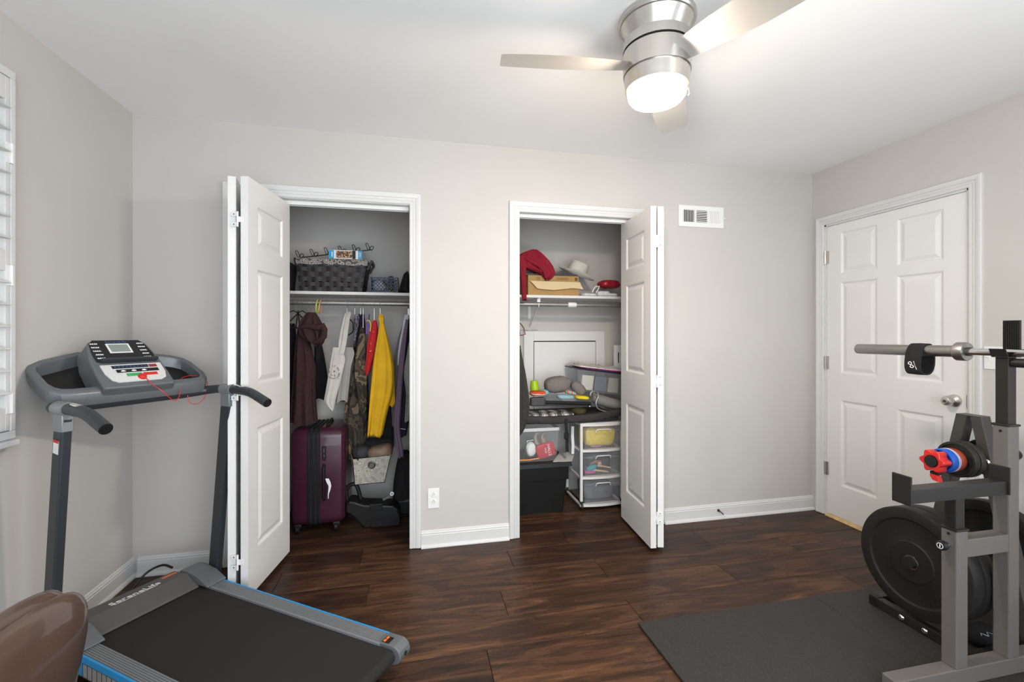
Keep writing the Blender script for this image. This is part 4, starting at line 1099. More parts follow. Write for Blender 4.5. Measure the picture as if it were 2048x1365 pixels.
for k in range(81):
    s = 4.0 * k / 80; w = 0.0025 * math.sin(k * 1.1)
    rings.append([pos(s, 0.90 + w * 4, 0.008), pos(s, 0.97, 0.0095), pos(s, 1.06, 0.010 + w), pos(s, 1.10 + 3 * w, 0.004), pos(s, 1.09 + 3 * w, -0.004), pos(s, 0.95, -0.006)])
obj('fabric_liner', MB().loft(rings, cap=False), 'liner', bk)
hz = zt
obj('handle', MB().bar((xt1 + 0.005, 0.47, hz - 0.045), (xt1 + 0.032, 0.47, hz + 0.012), 0.02, 0.012, up=(1, 0, 0)).bar((xt1 + 0.032, 0.462, hz + 0.010), (xt1 + 0.032, 0.66, hz + 0.010), 0.014, 0.024).bar((xt1 + 0.032, 0.655, hz + 0.012), (xt1 + 0.005, 0.655, hz - 0.045), 0.02, 0.012, up=(1, 0, 0)), 'weave', bk)
obj('handle', MB().bar((xt0 - 0.005, 0.47, hz - 0.03), (xt0 - 0.012, 0.47, hz + 0.02), 0.02, 0.010, up=(1, 0, 0)).bar((xt0 - 0.012, 0.462, hz + 0.012), (xt0 - 0.012, 0.66, hz + 0.012), 0.010, 0.024).bar((xt0 - 0.012, 0.655, hz + 0.02), (xt0 - 0.005, 0.655, hz - 0.03), 0.02, 0.010, up=(1, 0, 0)), 'weave', bk)
obj('folded_linen', pillow(MB(), ((xt0 + xt1) / 2, 0.578, zt - 0.06), (xt1 - xt0) / 2 - 0.012, 0.115, 0.058, n=28, e=0.35, wob=0.02), MT['liner'], bk)

# over-door hook rack sticking out of the basket
hk = thing('hook_rack', 'black wire over-door rack with six double hooks in the woven basket', 'hook rack', (0.912, 0.560, 1.805))
p0, p1 = Vector((0.680, 0.560, 1.794)), Vector((1.159, 0.560, 1.868))
obj('rail', MB().tube([p0, p1], 0.0035, 8), 'black', hk)
def loopU(b, d, s, L_, w):
    """closed wire loop standing on b along d, width w along s"""
    b = Vector(b); d = Vector(d).normalized(); s = Vector(s).normalized(); pts = [b - s * w]
    pts += [b - s * w + d * (L_ - w)] + [b + d * (L_ - w) + (s * -math.cos(R_(a)) + d * math.sin(R_(a))) * w for a in (30, 60, 90, 120, 150)] + [b + s * w + d * (L_ - w), b + s * w]
    return pts
for i in range(6):
    f = (i + 0.08) / 5.25; b = p0 + (p1 - p0) * f
    h = obj('hook', MB().tube(loopU(b, (-0.40, -0.15, 1), (1, 0, 0.35), 0.050, 0.0075), 0.0024, 7), 'black', hk)
    obj('small_hook', MB().tube(loopU(b + Vector((0.008, -0.004, 0.0)), (0.55, -0.35, 0.75), (1, 0, -0.5), 0.032, 0.0095), 0.0024, 7), 'black', hk)

# jigsaw puzzle box
MT['pz_blue'] = mat('bright_blue_card', (0.015, 0.33, 0.62), 0.45)
MT['pz_pic'] = ramp_mat('busy_picture', 'cells', [(0.0, (0.03, 0.02, 0.015)), (0.25, (0.30, 0.10, 0.04)), (0.45, (0.12, 0.06, 0.04)), (0.6, (0.55, 0.36, 0.12)), (0.78, (0.20, 0.06, 0.05)), (0.9, (0.55, 0.5, 0.42))], 0.5, 150)
pzx0, pzx1 = (0.893, 0.460, 1.808)[0], (1.107, 0.460, 1.813)[0]; pz0, pz1 = (1.000, 0.460, 1.782)[2], (1.000, 0.460, 1.840)[2]
pz = thing('puzzle_box', 'blue and white puzzle box lying on the woven basket', 'box', ((pzx0 + pzx1) / 2, 0.55, pz0))
obj('carton', MB().box((pzx0, 0.46, pz0), (pzx1, 0.665, pz1)), 'white', pz)
fr = lambda a, b, m, n, za=0.02, zb=0.98: obj(n, MB().box((pzx0 + (pzx1 - pzx0) * a, 0.4585, pz0 + (pz1 - pz0) * za), (pzx0 + (pzx1 - pzx0) * b, 0.4598, pz0 + (pz1 - pz0) * zb)), m, pz)
fr(0.0, 0.15, 'pz_blue', 'end_print'); fr(0.88, 1.0, 'pz_blue', 'end_print'); fr(0.22, 0.705, 'pz_pic', 'picture_print', 0.10, 0.90); fr(0.705, 0.80, 'black', 'black_print')
lettering('count_lettering', '1000', 0.019, frame((pzx0 + (pzx1 - pzx0) * 0.94, 0.4583, (pz0 + pz1) / 2), (0, 0, 1), (-1, 0, 0)), 'white', pz, 0.0003)
obj('end_bar', MB().box((pzx0 + (pzx1 - pzx0) * 0.085, 0.4578, pz0 + (pz1 - pz0) * 0.22), (pzx0 + (pzx1 - pzx0) * 0.115, 0.4584, pz0 + (pz1 - pz0) * 0.80)), 'white', pz) #, 0.115, 'white', 'end_bar', 0.22, 0.80)

# blue plastic basket with odds and ends
MT['navy'] = mat('navy_plastic', (0.010, 0.016, 0.060), 0.4)
bx0, bx1 = (1.162, 0.450, 1.658)[0], (1.343, 0.450, 1.663)[0]; bz1 = (1.253, 0.450, 1.664)[2]
bb_ = thing('plastic_basket', 'small navy plastic lattice basket on the left closet shelf', 'basket', ((bx0 + bx1) / 2, 0.53, zs1))
by0, by1 = 0.45, 0.62; z0_, z1_ = zs1 + 0.0005, bz1
mb = MB().box((bx0, by0, z1_ - 0.008), (bx1, by0 + 0.005, z1_)).box((bx0, by1 - 0.005, z1_ - 0.008), (bx1, by1, z1_)).box((bx0, by0, z1_ - 0.008), (bx0 + 0.005, by1, z1_)).box((bx1 - 0.005, by0, z1_ - 0.008), (bx1, by1, z1_))
obj('rim', mb, 'navy', bb_)
obj('tray_bottom', MB().box((bx0 + 0.006, by0 + 0.006, z0_), (bx1 - 0.006, by1 - 0.006, z0_ + 0.012)), 'navy', bb_)
n = 8
for side in range(2):
    yy = by0 + 0.0025 if side == 0 else by1 - 0.0025
    for i in range(-4, n + 1):
        for dr in (1, -1):
            w = (bx1 - bx0) / n; hgt = z1_ - z0_ - 0.008; a = bx0 + i * w; b = a + 4 * w
            if dr < 0: a, b = b, a
            # clip to the side
            t0, t1 = 0.0, 1.0
            for lim, sg in ((bx0 + 0.003, 1), (bx1 - 0.003, -1)):
                fa, fb = sg * (a - lim), sg * (b - lim)
                if fa < 0 and fb < 0: t0, t1 = 1, 0
                elif fa < 0: t0 = max(t0, fa / (fa - fb))
                elif fb < 0: t1 = min(t1, fa / (fa - fb))
            if t1 - t0 < 0.08: continue
            pa = (a + (b - a) * t0, yy, z0_ + hgt * t0); pb = (a + (b - a) * t1, yy, z0_ + hgt * t1)
            obj('lattice_bar', MB().bar(pa, pb, 0.0046, 0.0032, up=(0, 1, 0)), 'navy', bb_)
for xx in (bx0 + 0.0015, bx1 - 0.0015): obj('end_panel', MB().box((xx - 0.0015, by0 + 0.004, z0_ + 0.004), (xx + 0.0015, by1 - 0.004, z1_ - 0.004)), 'navy', bb_)
o = obj('crumpled_paper', pillow(MB(), (bx0 + 0.055, 0.52, z0_ + 0.055), 0.045, 0.05, 0.042, e=0.8, wob=0.10, seed=5), mat('pale_paper', (0.55, 0.55, 0.56), 0.8, var=0.3, vscale=60)); tag(o, 'crumpled pale paper bundle inside the navy lattice basket', 'paper')
o = obj('black_case', MB().rbox((bx0 + 0.115, 0.48, z0_ + 0.013), (bx0 + 0.150, 0.58, z1_ + 0.012), 0.008), 'black'); tag(o, 'small black case poking out of the navy lattice basket', 'case')
w0, w1 = Vector((1.243, 0.437, 1.635)), Vector((1.320, 0.437, 1.564)); w1.z = zs1 + 0.004
wd = thing('stick', 'thin black stick with yellow dots leaning on the navy basket', 'stick', tuple(w1))
obj('shaft', MB().tube([w0, w1], 0.0038, 8), 'black', wd)
MT['yellow'] = mat('yellow_plastic', (0.72, 0.62, 0.08), 0.5)
for i in range(6):
    c = w0 + (w1 - w0) * (0.42 + 0.1 * i); obj('dot', pillow(MB(), c + Vector((0, -0.0035, 0)), 0.0022, 0.0018, 0.0022, n=8, m=5, e=1), 'yellow', wd)
o = obj('black_bag', drape([(1.718, 1.401, 1.410), (1.699, 1.380, 1.417), (1.648, 1.365, 1.421), (1.605, 1.352, 1.425), (1.570, 1.343, 1.428)], 0.53, 0.075, 3, 0.15, 4), 'blackcloth'); tag(o, 'crumpled black bag at the right end of the left closet shelf', 'bag')
o = obj('folder', MB().bar((0.640, 0.600, 1.756), ((0.620, 0.600, 1.571)[0], 0.60, zs1), 0.20, 0.006, up=(1, 0, 0.3)), mat('slate_card', (0.10, 0.10, 0.11), 0.6)); tag(o, 'dark grey folder leaning left of the woven basket', 'folder')

# ---- on the rod
def hook(root, x, ztop_garment, m='wire', r=0.0018):
    """hanger hook round the rod and down to the garment"""
    pts = [(x, ROD1Y - 0.020 + 0.0, zr1 - 0.006)]
    for a in (170, 140, 110, 80, 50, 20, -10, -40): pts.append((x, ROD1Y + 0.0195 * math.cos(R_(180 - a)) * -1 * -1, zr1 + 0.0195 * math.sin(R_(a))))
    pts = [(x, ROD1Y + 0.0195 * math.cos(R_(a)), zr1 + 0.0195 * math.sin(R_(a))) for a in (190, 160, 130, 100, 70, 40, 10, -20, -50)]
    pts += [(x, ROD1Y, zr1 - 0.034), (x, ROD1Y, min(zr1 - 0.05, ztop_garment - 0.01))]
    return obj('hanger_hook', MB().tube(pts, r, 6), m, root)
def ring_on_rod(x, m, label):
    n = 28; mb = MB().tube([(x + 0.004 * math.sin(2 * math.pi * k / n), ROD1Y + 0.042 * math.cos(2 * math.pi * k / n), zr1 - 0.0255 + 0.044 * math.sin(2 * math.pi * k / n)) for k in range(n)], 0.0038, 8, closed=True)
    o = obj('hair_band', mb, m); tag(o, label, 'hair band', 'bands hung on the closet rod')
ring_on_rod((0.816, 0.490, 1.483)[0], mat('lime_yellow', (0.62, 0.66, 0.06), 0.5), 'thin yellow band looped over the left closet rod')
ring_on_rod((0.836, 0.490, 1.483)[0], mat('peach', (0.75, 0.33, 0.18), 0.5), 'thin peach band looped over the left closet rod')
def hanger(name, label, x, yaw, m, width=0.19, drop=0.095, group=None, r=0.0035):
    t = thing(name, label, 'hanger', (x, ROD1Y, zr1 - 0.2), group=group)
    hook(t, x, zr1 - 0.06, 'wire')
    c, s = math.cos(yaw), math.sin(yaw); zt = zr1 - 0.055
    P_ = lambda u, z: (x + u * c, ROD1Y + u * s, z)
    pts = [P_(0, zt), P_(-0.04, zt - 0.012), P_(-width * 0.92, zt - drop), P_(-width, zt - drop - 0.012), P_(-width * 0.92, zt - drop - 0.02), P_(width * 0.92, zt - drop - 0.02), P_(width, zt - drop - 0.012), P_(width * 0.92, zt - drop), P_(0.04, zt - 0.012)]
    obj('hanger_body', MB().tube(pts, r, 8, closed=True), m, t)
    return t
for i, (dx, yw) in enumerate(((0.0, 66), (0.028, 100), (0.055, 72))):
    hanger('clothes_hanger', ['black plastic hanger nearest the folded left door', 'black plastic hanger between two other black hangers', 'black plastic hanger beside the burgundy robe'][i], (0.667, 0.490, 1.481)[0] + dx, R_(yw), 'black', group='empty black hangers')

def garment(name, label, cat, mats, parts, hooks=()):
    """parts: (part name, rows, y, depth, folds, amp, seed, material)"""
    z0 = min(r[0] for p in parts for r in p[1]); r0 = parts[0][1][-1]
    t = thing(name, label, cat, ((r0[1] + r0[2]) / 2, parts[0][2], z0))
    for (pn, rows, y, d, fo, am, sd, m) in parts: obj(pn, drape(rows, y, d, fo, am, sd), m, t)
    for hx in hooks: hook(t, hx, max(r[0] for p in parts for r in p[1]))
    return t
MT['fleece'] = mat('burgundy_fleece', (0.040, 0.015, 0.017), 0.95, var=0.22, vscale=50, bump=0.5, bscale=260)
g = garment('hooded_robe', 'burgundy fleece hooded robe hanging in the left closet', 'robe', None, [
    ('body', [(1.319, 0.711, 0.756), (1.274, 0.705, 0.768), (1.196, 0.696, 0.786), (1.119, 0.690, 0.804), (1.041, 0.685, 0.817), (0.950, 0.682, 0.814), (0.853, 0.678, 0.817), (0.756, 0.674, 0.824), (0.695, 0.671, 0.829)], 0.43, 0.075, 3, 0.22, 1, 'fleece'),
    ('hood', [(1.417, 0.772, 0.817), (1.399, 0.757, 0.832), (1.371, 0.739, 0.844), (1.338, 0.724, 0.861), (1.306, 0.718, 0.875), (1.274, 0.727, 0.876), (1.242, 0.757, 0.876), (1.209, 0.811, 0.861), (1.201, 0.829, 0.847)], 0.41, 0.070, 3, 0.25, 2, 'fleece')], ((0.759, 0.490, 1.482)[0],))
hd = [o for o in g.children if o.name.startswith('hood')][0]
obj('hood_fold', MB().tube([(0.748, 0.335, 1.318), (0.789, 0.335, 1.328), (0.830, 0.335, 1.318), (0.860, 0.335, 1.318), (0.880, 0.335, 1.331), (0.888, 0.335, 1.306), (0.883, 0.335, 1.261), (0.860, 0.335, 1.230), (0.824, 0.335, 1.223)], [0.010, 0.017, 0.020, 0.020, 0.018, 0.020, 0.022, 0.018, 0.008], 12), 'fleece', hd)
MT['ink'] = mat('black_knit', (0.010, 0.009, 0.011), 0.95, var=0.2, vscale=60)
garment('black_jacket', 'black jacket hanging behind the burgundy robe', 'jacket', None, [('body', [(1.253, 0.773, 0.812), (1.164, 0.777, 0.829), (1.069, 0.777, 0.845), (0.966, 0.778, 0.860), (0.891, 0.778, 0.865), (0.825, 0.780, 0.865)], 0.61, 0.05, 3, 0.2, 3, 'ink')], ((0.789, 0.570, 1.488)[0],))
garment('navy_garment', 'dark navy garment at the left end of the left closet', 'garment', None, [('body', [(1.347, 0.627, 0.661), (1.240, 0.627, 0.671), (1.074, 0.621, 0.667), (0.873, 0.618, 0.661), (0.687, 0.615, 0.658)], 0.54, 0.09, 3, 0.2, 6, mat('midnight_cloth', (0.010, 0.012, 0.022), 0.95))], ((0.655, 0.490, 1.481)[0],))

# tote bag
MT['canvas'] = mat('natural_canvas', (0.52, 0.49, 0.45), 0.9, var=0.08, vscale=20, bump=0.25, bscale=350)
tb = garment('tote_bag', 'off-white canvas tote bag with black round print on a hanger', 'tote bag', None, [
    ('front_panel', [(1.188, 0.935, 0.971), (1.164, 0.930, 0.989), (1.144, 0.927, 1.003), (1.119, 0.922, 1.014), (1.042, 0.910, 0.998), (0.951, 0.897, 0.978), (0.887, 0.887, 0.960), (0.836, 0.877, 0.948), (0.817, 0.888, 0.945), (0.798, 0.907, 0.942), (0.779, 0.933, 0.939)], 0.372, 0.013, 3, 0.25, 8, 'canvas'),
    ('back_panel', [(1.187, 0.939, 1.048), (1.168, 0.948, 1.060), (1.141, 0.960, 1.063), (1.062, 0.963, 1.040), (0.945, 0.954, 1.029), (0.879, 0.948, 1.022), (0.828, 0.943, 1.017)], 0.425, 0.012, 3, 0.3, 9, mat('grey_canvas', (0.30, 0.29, 0.275), 0.9, var=0.06, bump=0.2, bscale=300))], ((1.005, 0.490, 1.485)[0],))
def ribbon(name, pts, w, m, parent, th=0.0025):
    """flat strap along pts; w: direction vector of half its width"""
    rings = []; w = Vector(w); n = Vector((w.z, 0, -w.x)).normalized() if abs(w.y) < 1e-6 else Vector((0, 1, 0))
    nn = Vector((0, 1, 0)) * th
    for p in pts: p = Vector(p); rings.append([p - w - nn * 0.5, p + w - nn * 0.5, p + w + nn * 0.5, p - w + nn * 0.5])
    return obj(name, MB().loft(rings, smooth=False), m, parent)
ribbon('handle', [(0.979, 0.366, 1.170), (0.979, 0.380, 1.228), (0.985, 0.400, 1.287), (0.993, 0.420, 1.339), (0.998, 0.440, 1.379), (1.006, 0.460, 1.413), (1.014, 0.475, 1.426)], (0.010, 0, 0.002), 'canvas', tb)
ribbon('handle', [(0.991, 0.356, 1.145), (1.001, 0.360, 1.196), (1.008, 0.375, 1.248), (1.012, 0.390, 1.300), (1.014, 0.410, 1.339), (1.017, 0.430, 1.379), (1.022, 0.450, 1.407), (1.015, 0.472, 1.425)], (0.014, 0, 0.003), 'canvas', tb)
pc_ = Vector((0.938, 0.357, 1.023))
ux = Vector((0.96, 0, 0.28)).normalized(); uz = Vector((-0.22, 0, 0.975)).normalized()
txt = 'Y IT MY WAY'
for i, chh in enumerate(txt):
    if chh == ' ': continue
    a = R_(112 - i * 17.0); rr = 0.040
    c = pc_ + ux * (rr * 0.92 * math.cos(a)) + uz * (rr * 1.1 * math.sin(a)); c.y = 0.3545
    tx = ux * math.sin(a) - uz * math.cos(a); ty = ux * math.cos(a) + uz * math.sin(a)
    lettering('print_letter', chh, 0.0165, frame(c, tx, ty), 'black', tb, 0.0004)
for chh, dx, dz in (('P', -0.020, 0.010), ('L', -0.010, -0.010), ('A', 0.010, 0.007), ('Y', 0.006, -0.020)):
    c = pc_ + ux * dx + uz * dz; c.y = 0.3545; lettering('print_letter', chh, 0.020, frame(c, ux, uz), 'black', tb, 0.0004)
arc = [pc_ + ux * 0.032 * math.cos(R_(a)) + uz * 0.036 * math.sin(R_(a)) for a in range(200, 290, 12)]
obj('print_smile', MB().tube([(p.x, 0.3545, p.z) for p in arc], 0.0012, 5), 'black', tb)
o = obj('hanger_arm', MB().tube([(1.012, 0.500, 1.381), (1.032, 0.500, 1.367), (1.044, 0.500, 1.348), (1.045, 0.500, 1.307), (1.040, 0.500, 1.288), (1.012, 0.500, 1.266)], 0.0045, 8), 'black'); o.name = 'clothes_hanger'; tag(o, 'angular black hanger showing behind the tote bag handle', 'hanger')

# clothes to the right
MT['camo'] = ramp_mat('camouflage_print', 'noise', [(0.0, (0.020, 0.016, 0.012)), (0.42, (0.075, 0.055, 0.035)), (0.50, (0.030, 0.026, 0.018)), (0.56, (0.17, 0.125, 0.075)), (0.63, (0.055, 0.045, 0.028))], 0.9, 8.5, (1.2, 1, 0.75), detail=2.0, distort=0.8)
garment('camo_jacket', 'brown camouflage jacket hanging in the left closet', 'jacket', None, [
    ('body', [(1.328, 1.089, 1.111), (1.273, 1.074, 1.115), (1.190, 1.055, 1.122), (1.101, 1.045, 1.124), (1.024, 1.038, 1.131), (0.942, 1.026, 1.135), (0.859, 1.005, 1.138), (0.790, 0.987, 1.138), (0.688, 0.976, 1.138), (0.585, 0.984, 1.135), (0.516, 0.987, 1.130), (0.454, 0.989, 1.127), (0.426, 0.993, 1.130)], 0.56, 0.07, 4, 0.25, 11, 'camo'),
    ('sleeve', [(1.287, 1.092, 1.123), (1.219, 1.073, 1.128), (1.139, 1.062, 1.132), (1.058, 1.048, 1.136), (0.990, 1.049, 1.139), (0.909, 1.064, 1.141), (0.835, 1.076, 1.141), (0.761, 1.087, 1.139), (0.694, 1.112, 1.136)], 0.475, 0.035, 3, 0.25, 12, 'camo')], ((1.110, 0.490, 1.487)[0],))
garment('patterned_blouse', 'grey patterned blouse hanging behind the tote bag', 'blouse', None, [('body', [(1.417, 1.061, 1.079), (1.382, 1.044, 1.082), (1.328, 1.048, 1.074), (1.259, 1.044, 1.063), (1.219, 1.046, 1.058), (1.187, 1.049, 1.056)], 0.53, 0.025, 3, 0.3, 13, ramp_mat('speckled_cloth', 'noise', [(0.0, (0.06, 0.05, 0.07)), (0.5, (0.28, 0.26, 0.29)), (0.6, (0.09, 0.07, 0.10))], 0.9, 70))], ((1.055, 0.490, 1.486)[0],))
garment('plum_top', 'dark plum top hanging left of the camouflage jacket', 'top', None, [('body', [(1.417, 1.069, 1.104), (1.343, 1.049, 1.112), (1.259, 1.038, 1.112), (1.160, 1.033, 1.107), (1.062, 1.037, 1.104)], 0.615, 0.03, 3, 0.2, 14, mat('plum_cloth', (0.022, 0.014, 0.028), 0.9))], ((1.093, 0.490, 1.487)[0],))
MT['redfl'] = ramp_mat('red_floral', 'noise', [(0.0, (0.03, 0.02, 0.05)), (0.30, (0.50, 0.015, 0.018)), (0.66, (0.62, 0.02, 0.02)), (0.70, (0.6, 0.45, 0.4))], 0.85, 34, detail=2)
garment('red_shirt', 'bright red patterned shirt hanging beside the yellow coat', 'shirt', None, [('body', [(1.369, 1.175, 1.201), (1.320, 1.163, 1.210), (1.260, 1.150, 1.212), (1.192, 1.138, 1.208), (1.112, 1.134, 1.194), (1.071, 1.130, 1.175), (1.031, 1.121, 1.168), (1.001, 1.128, 1.151)], 0.455, 0.035, 3, 0.25, 15, 'redfl')], ((1.183, 0.490, 1.488)[0],))
MT['yellowc'] = mat('yellow_cloth', (0.66, 0.37, 0.008), 0.85, var=0.08, vscale=12, bump=0.2, bscale=300)
yc_ = garment('yellow_coat', 'bright yellow coat hanging in the left closet', 'coat', None, [
    ('body', [(1.346, 1.227, 1.255), (1.300, 1.219, 1.264), (1.240, 1.209, 1.283), (1.141, 1.192, 1.307), (1.035, 1.179, 1.320), (0.943, 1.173, 1.322), (0.857, 1.166, 1.311), (0.811, 1.162, 1.293), (0.713, 1.156, 1.268), (0.637, 1.151, 1.255), (0.589, 1.150, 1.238), (0.629, 1.150, 1.247)], 0.385, 0.05, 4, 0.25, 16, 'yellowc'),
    ('collar', [(1.409, 1.221, 1.244), (1.389, 1.215, 1.253), (1.366, 1.217, 1.253), (1.340, 1.225, 1.253)], 0.40, 0.03, 3, 0.2, 17, 'yellowc'),
    ('sleeve', [(1.071, 1.277, 1.318), (0.970, 1.283, 1.321), (0.883, 1.280, 1.322), (0.828, 1.273, 1.324), (0.796, 1.271, 1.324), (0.782, 1.273, 1.309)], 0.445, 0.03, 3, 0.2, 18, 'yellowc')], ((1.222, 0.490, 1.488)[0],))
garment('black_trousers', 'black trousers hanging low behind the yellow coat', 'trousers', None, [('body', [(1.062, 1.174, 1.309), (0.780, 1.231, 1.308), (0.593, 1.218, 1.309), (0.497, 1.215, 1.308), (0.434, 1.231, 1.306), (0.411, 1.248, 1.296)], 0.585, 0.05, 3, 0.2, 19, 'ink')], ())
MT['purpleH'] = mat('purple_plastic', (0.16, 0.06, 0.30), 0.4)
o = obj('clothes_hanger', MB().tube([(1.150, 0.490, 1.409), (1.152, 0.450, 1.377), (1.148, 0.410, 1.356), (1.139, 0.410, 1.326), (1.138, 0.410, 1.277), (1.146, 0.410, 1.273), (1.151, 0.410, 1.320), (1.155, 0.410, 1.353)], 0.0042, 8), 'purpleH'); tag(o, 'purple plastic hanger left of the red shirt', 'hanger')
o = obj('clothes_hanger', MB().tube([(1.138, 0.425, 1.361), (1.148, 0.425, 1.369), (1.160, 0.425, 1.360), (1.166, 0.425, 1.333), (1.161, 0.425, 1.293)], 0.0042, 8), mat('acid_yellow', (0.60, 0.62, 0.05), 0.5)); tag(o, 'yellow plastic hanger tip beside the red shirt', 'hanger')
garment('white_blouse', 'white blouse hanging at the right end of the left closet', 'blouse', None, [('body', [(1.410, 1.389, 1.414), (1.376, 1.378, 1.418), (1.328, 1.373, 1.407), (1.239, 1.354, 1.389), (1.136, 1.342, 1.377), (1.054, 1.340, 1.361)], 0.465, 0.03, 3, 0.2, 20, mat('white_cloth', (0.55, 0.56, 0.60), 0.85))], ((1.410, 0.490, 1.491)[0],))
garment('grey_dress', 'pale grey dress hanging left of the purple cardigan', 'dress', None, [('body', [(1.343, 1.372, 1.396), (1.238, 1.338, 1.382), (1.132, 1.319, 1.375), (0.992, 1.308, 1.372), (0.852, 1.300, 1.365), (0.677, 1.292, 1.345), (0.621, 1.296, 1.324)], 0.56, 0.04, 3, 0.2, 21, mat('greige_cloth', (0.19, 0.17, 0.165), 0.9))], ())
MT['stripe'] = ramp_mat('purple_rib_knit', 'wavez', [(0.0, (0.10, 0.060, 0.105)), (0.5, (0.17, 0.115, 0.17))], 0.9, 55, interp='LINEAR')
garment('purple_cardigan', 'purple ribbed cardigan hanging near the right jamb of the left closet', 'cardigan', None, [('body', [(1.375, 1.396, 1.416), (1.273, 1.375, 1.404), (1.138, 1.354, 1.393), (1.003, 1.341, 1.382), (0.869, 1.332, 1.372), (0.768, 1.319, 1.366), (0.667, 1.316, 1.355), (0.586, 1.320, 1.359), (0.531, 1.334, 1.375), (0.463, 1.342, 1.387), (0.436, 1.346, 1.379)], 0.425, 0.035, 3, 0.25, 22, 'stripe')], ((1.415, 0.490, 1.491)[0],))
nv = garment('navy_sweater', 'navy sweater with white stripe hanging beside the right jamb', 'sweater', None, [('body', [(1.384, 1.407, 1.431), (1.273, 1.395, 1.441), (1.135, 1.388, 1.441), (0.996, 1.377, 1.437), (0.858, 1.371, 1.434), (0.720, 1.359, 1.422), (0.607, 1.348, 1.407), (0.562, 1.344, 1.398)], 0.495, 0.035, 3, 0.2, 23, mat('navy_knit', (0.016, 0.015, 0.028), 0.9))], ())
obj('white_stripe', MB().tube([(1.348, 0.452, 0.625), (1.368, 0.452, 0.621), (1.395, 0.452, 0.616)], 0.0022, 6), 'white', nv)
garment('grey_hoodie', 'grey hoodie half hidden behind the right jamb of the left closet', 'hoodie', None, [('body', [(1.220, 1.416, 1.448), (1.127, 1.401, 1.454), (1.047, 1.385, 1.454), (0.988, 1.383, 1.454), (0.874, 1.400, 1.454), (0.774, 1.393, 1.454), (0.694, 1.389, 1.448)], 0.36, 0.035, 3, 0.2, 24, mat('heather_grey', (0.20, 0.20, 0.195), 0.9, var=0.15, vscale=80))], ())

# ---- suitcase
MT['suit'] = mat('plum_shell', (0.050, 0.011, 0.024), 0.30, var=0.10, vscale=20, bump=0.08, bscale=240, coat=0.2)
SY = 0.325
sx0 = (0.681, 0.325, 0.393)[0]; sxa = (0.788, 0.325, 0.386)[0]; sxb = (0.864, 0.325, 0.381)[0]; sx1 = (1.013, 0.325, 0.371)[0]
szt = (0.939, 0.325, 0.668)[2]
sc = thing('suitcase', 'plum hard-shell spinner suitcase standing in the left closet', 'suitcase', ((sx0 + sx1) / 2, 0.51, 0.0))
S_ = lambda n, mb, m, p=sc, **k: obj(n, mb, m, p, **k)
def rounded_slab(x0, x1, y0, y1, z0, z1, r, side):
    """shell half: rounded in the y-z outline, edge rounded towards its outer x face"""
    def outline(ins):
        pts = []; rr = max(0.004, r - ins)
        for cy, cz, a0 in ((y1 - r, z1 - r, 0), (y0 + r, z1 - r, 90), (y0 + r, z0 + r, 180), (y1 - r, z0 + r, 270)):
            for k in range(6): a = R_(a0 + 18 * k); pts.append((cy + rr * math.cos(a), cz + rr * math.sin(a)))
        return pts
    xs = [(x0, 0), (x0 + (x1 - x0) * 0.55, 0.002), (x0 + (x1 - x0) * 0.85, 0.010), (x0 + (x1 - x0) * 0.97, 0.026), (x1, 0.045)]
    return MB().loft([[(x, p[0], p[1]) for p in outline(i)] for x, i in xs])
shR = S_('shell_half', rounded_slab(sxb - 0.004, sx1, SY + 0.004, 0.70, 0.042, szt, 0.06, 1), 'suit')
shL = S_('shell_half', rounded_slab(sxa + 0.004, sx0, SY + 0.004, 0.70, 0.042, szt, 0.06, -1), 'suit')
bw = sxb - sxa
def ringband(xa, xb, grow, m, name, p):
    pts = []
    r = 0.06
    for cy, cz, a0 in ((0.70 - r, szt - r, 0), (SY + r, szt - r, 90), (SY + r, 0.042 + r, 180), (0.70 - r, 0.042 + r, 270)):
        for k in range(6): a = R_(a0 + 18 * k); pts.append((cy + (r + grow) * math.cos(a), cz + (r + grow) * math.sin(a)))
    return obj(name, MB().loft([[(x, a, b) for a, b in pts] for x in (xa, xb)]), m, p)
ringband(sxa, sxb, 0.001, 'blackcloth', 'zip_band', sc)
for i in range(3):
    xx = sxa + bw * (0.08 + 0.36 * i); ringband(xx, xx + bw * 0.12, 0.006, 'black', 'zip_piping', sc)
lx = (0.888, 0.325, 0.506)[0]
lk = S_('combination_lock', MB().rbox((lx - 0.011, SY - 0.004, (0.888, 0.325, 0.465)[2]), (lx + 0.012, SY + 0.006, (0.888, 0.325, 0.557)[2]), 0.003), 'black')
S_('lock_dials', MB().box((lx - 0.004, SY - 0.0052, (0.888, 0.325, 0.519)[2]), (lx + 0.004, SY - 0.0040, (0.888, 0.325, 0.545)[2])).box((lx - 0.003, SY - 0.0052, (0.888, 0.325, 0.490)[2]), (lx + 0.004, SY - 0.0040, (0.888, 0.325, 0.503)[2])), 'chrome', lk)
hz0, hz1 = (0.888, 0.325, 0.215)[2], (0.888, 0.325, 0.436)[2]
hd_ = S_('side_handle', MB().tube([(lx, SY + 0.006, hz1), (lx, SY - 0.010, hz1 - 0.012), (lx, SY - 0.014, hz1 - 0.04), (lx, SY - 0.014, hz0 + 0.04), (lx, SY - 0.010, hz0 + 0.012), (lx, SY + 0.006, hz0)], 0.010, 10), 'black')
S_('paper_tag', MB().loft([[(a[0] - w, a[1], a[2]), (a[0] + w, a[1], a[2]), (a[0] + w, a[1] - 0.001, a[2]), (a[0] - w, a[1] - 0.001, a[2])] for a, w in zip([(0.910, 0.300, 0.357), (0.919, 0.300, 0.335), (0.928, 0.300, 0.309), (0.925, 0.300, 0.284), (0.919, 0.300, 0.259), (0.918, 0.300, 0.228)], (0.010, 0.012, 0.008, 0.006, 0.003, 0.0015))], smooth=False), 'white', hd_)
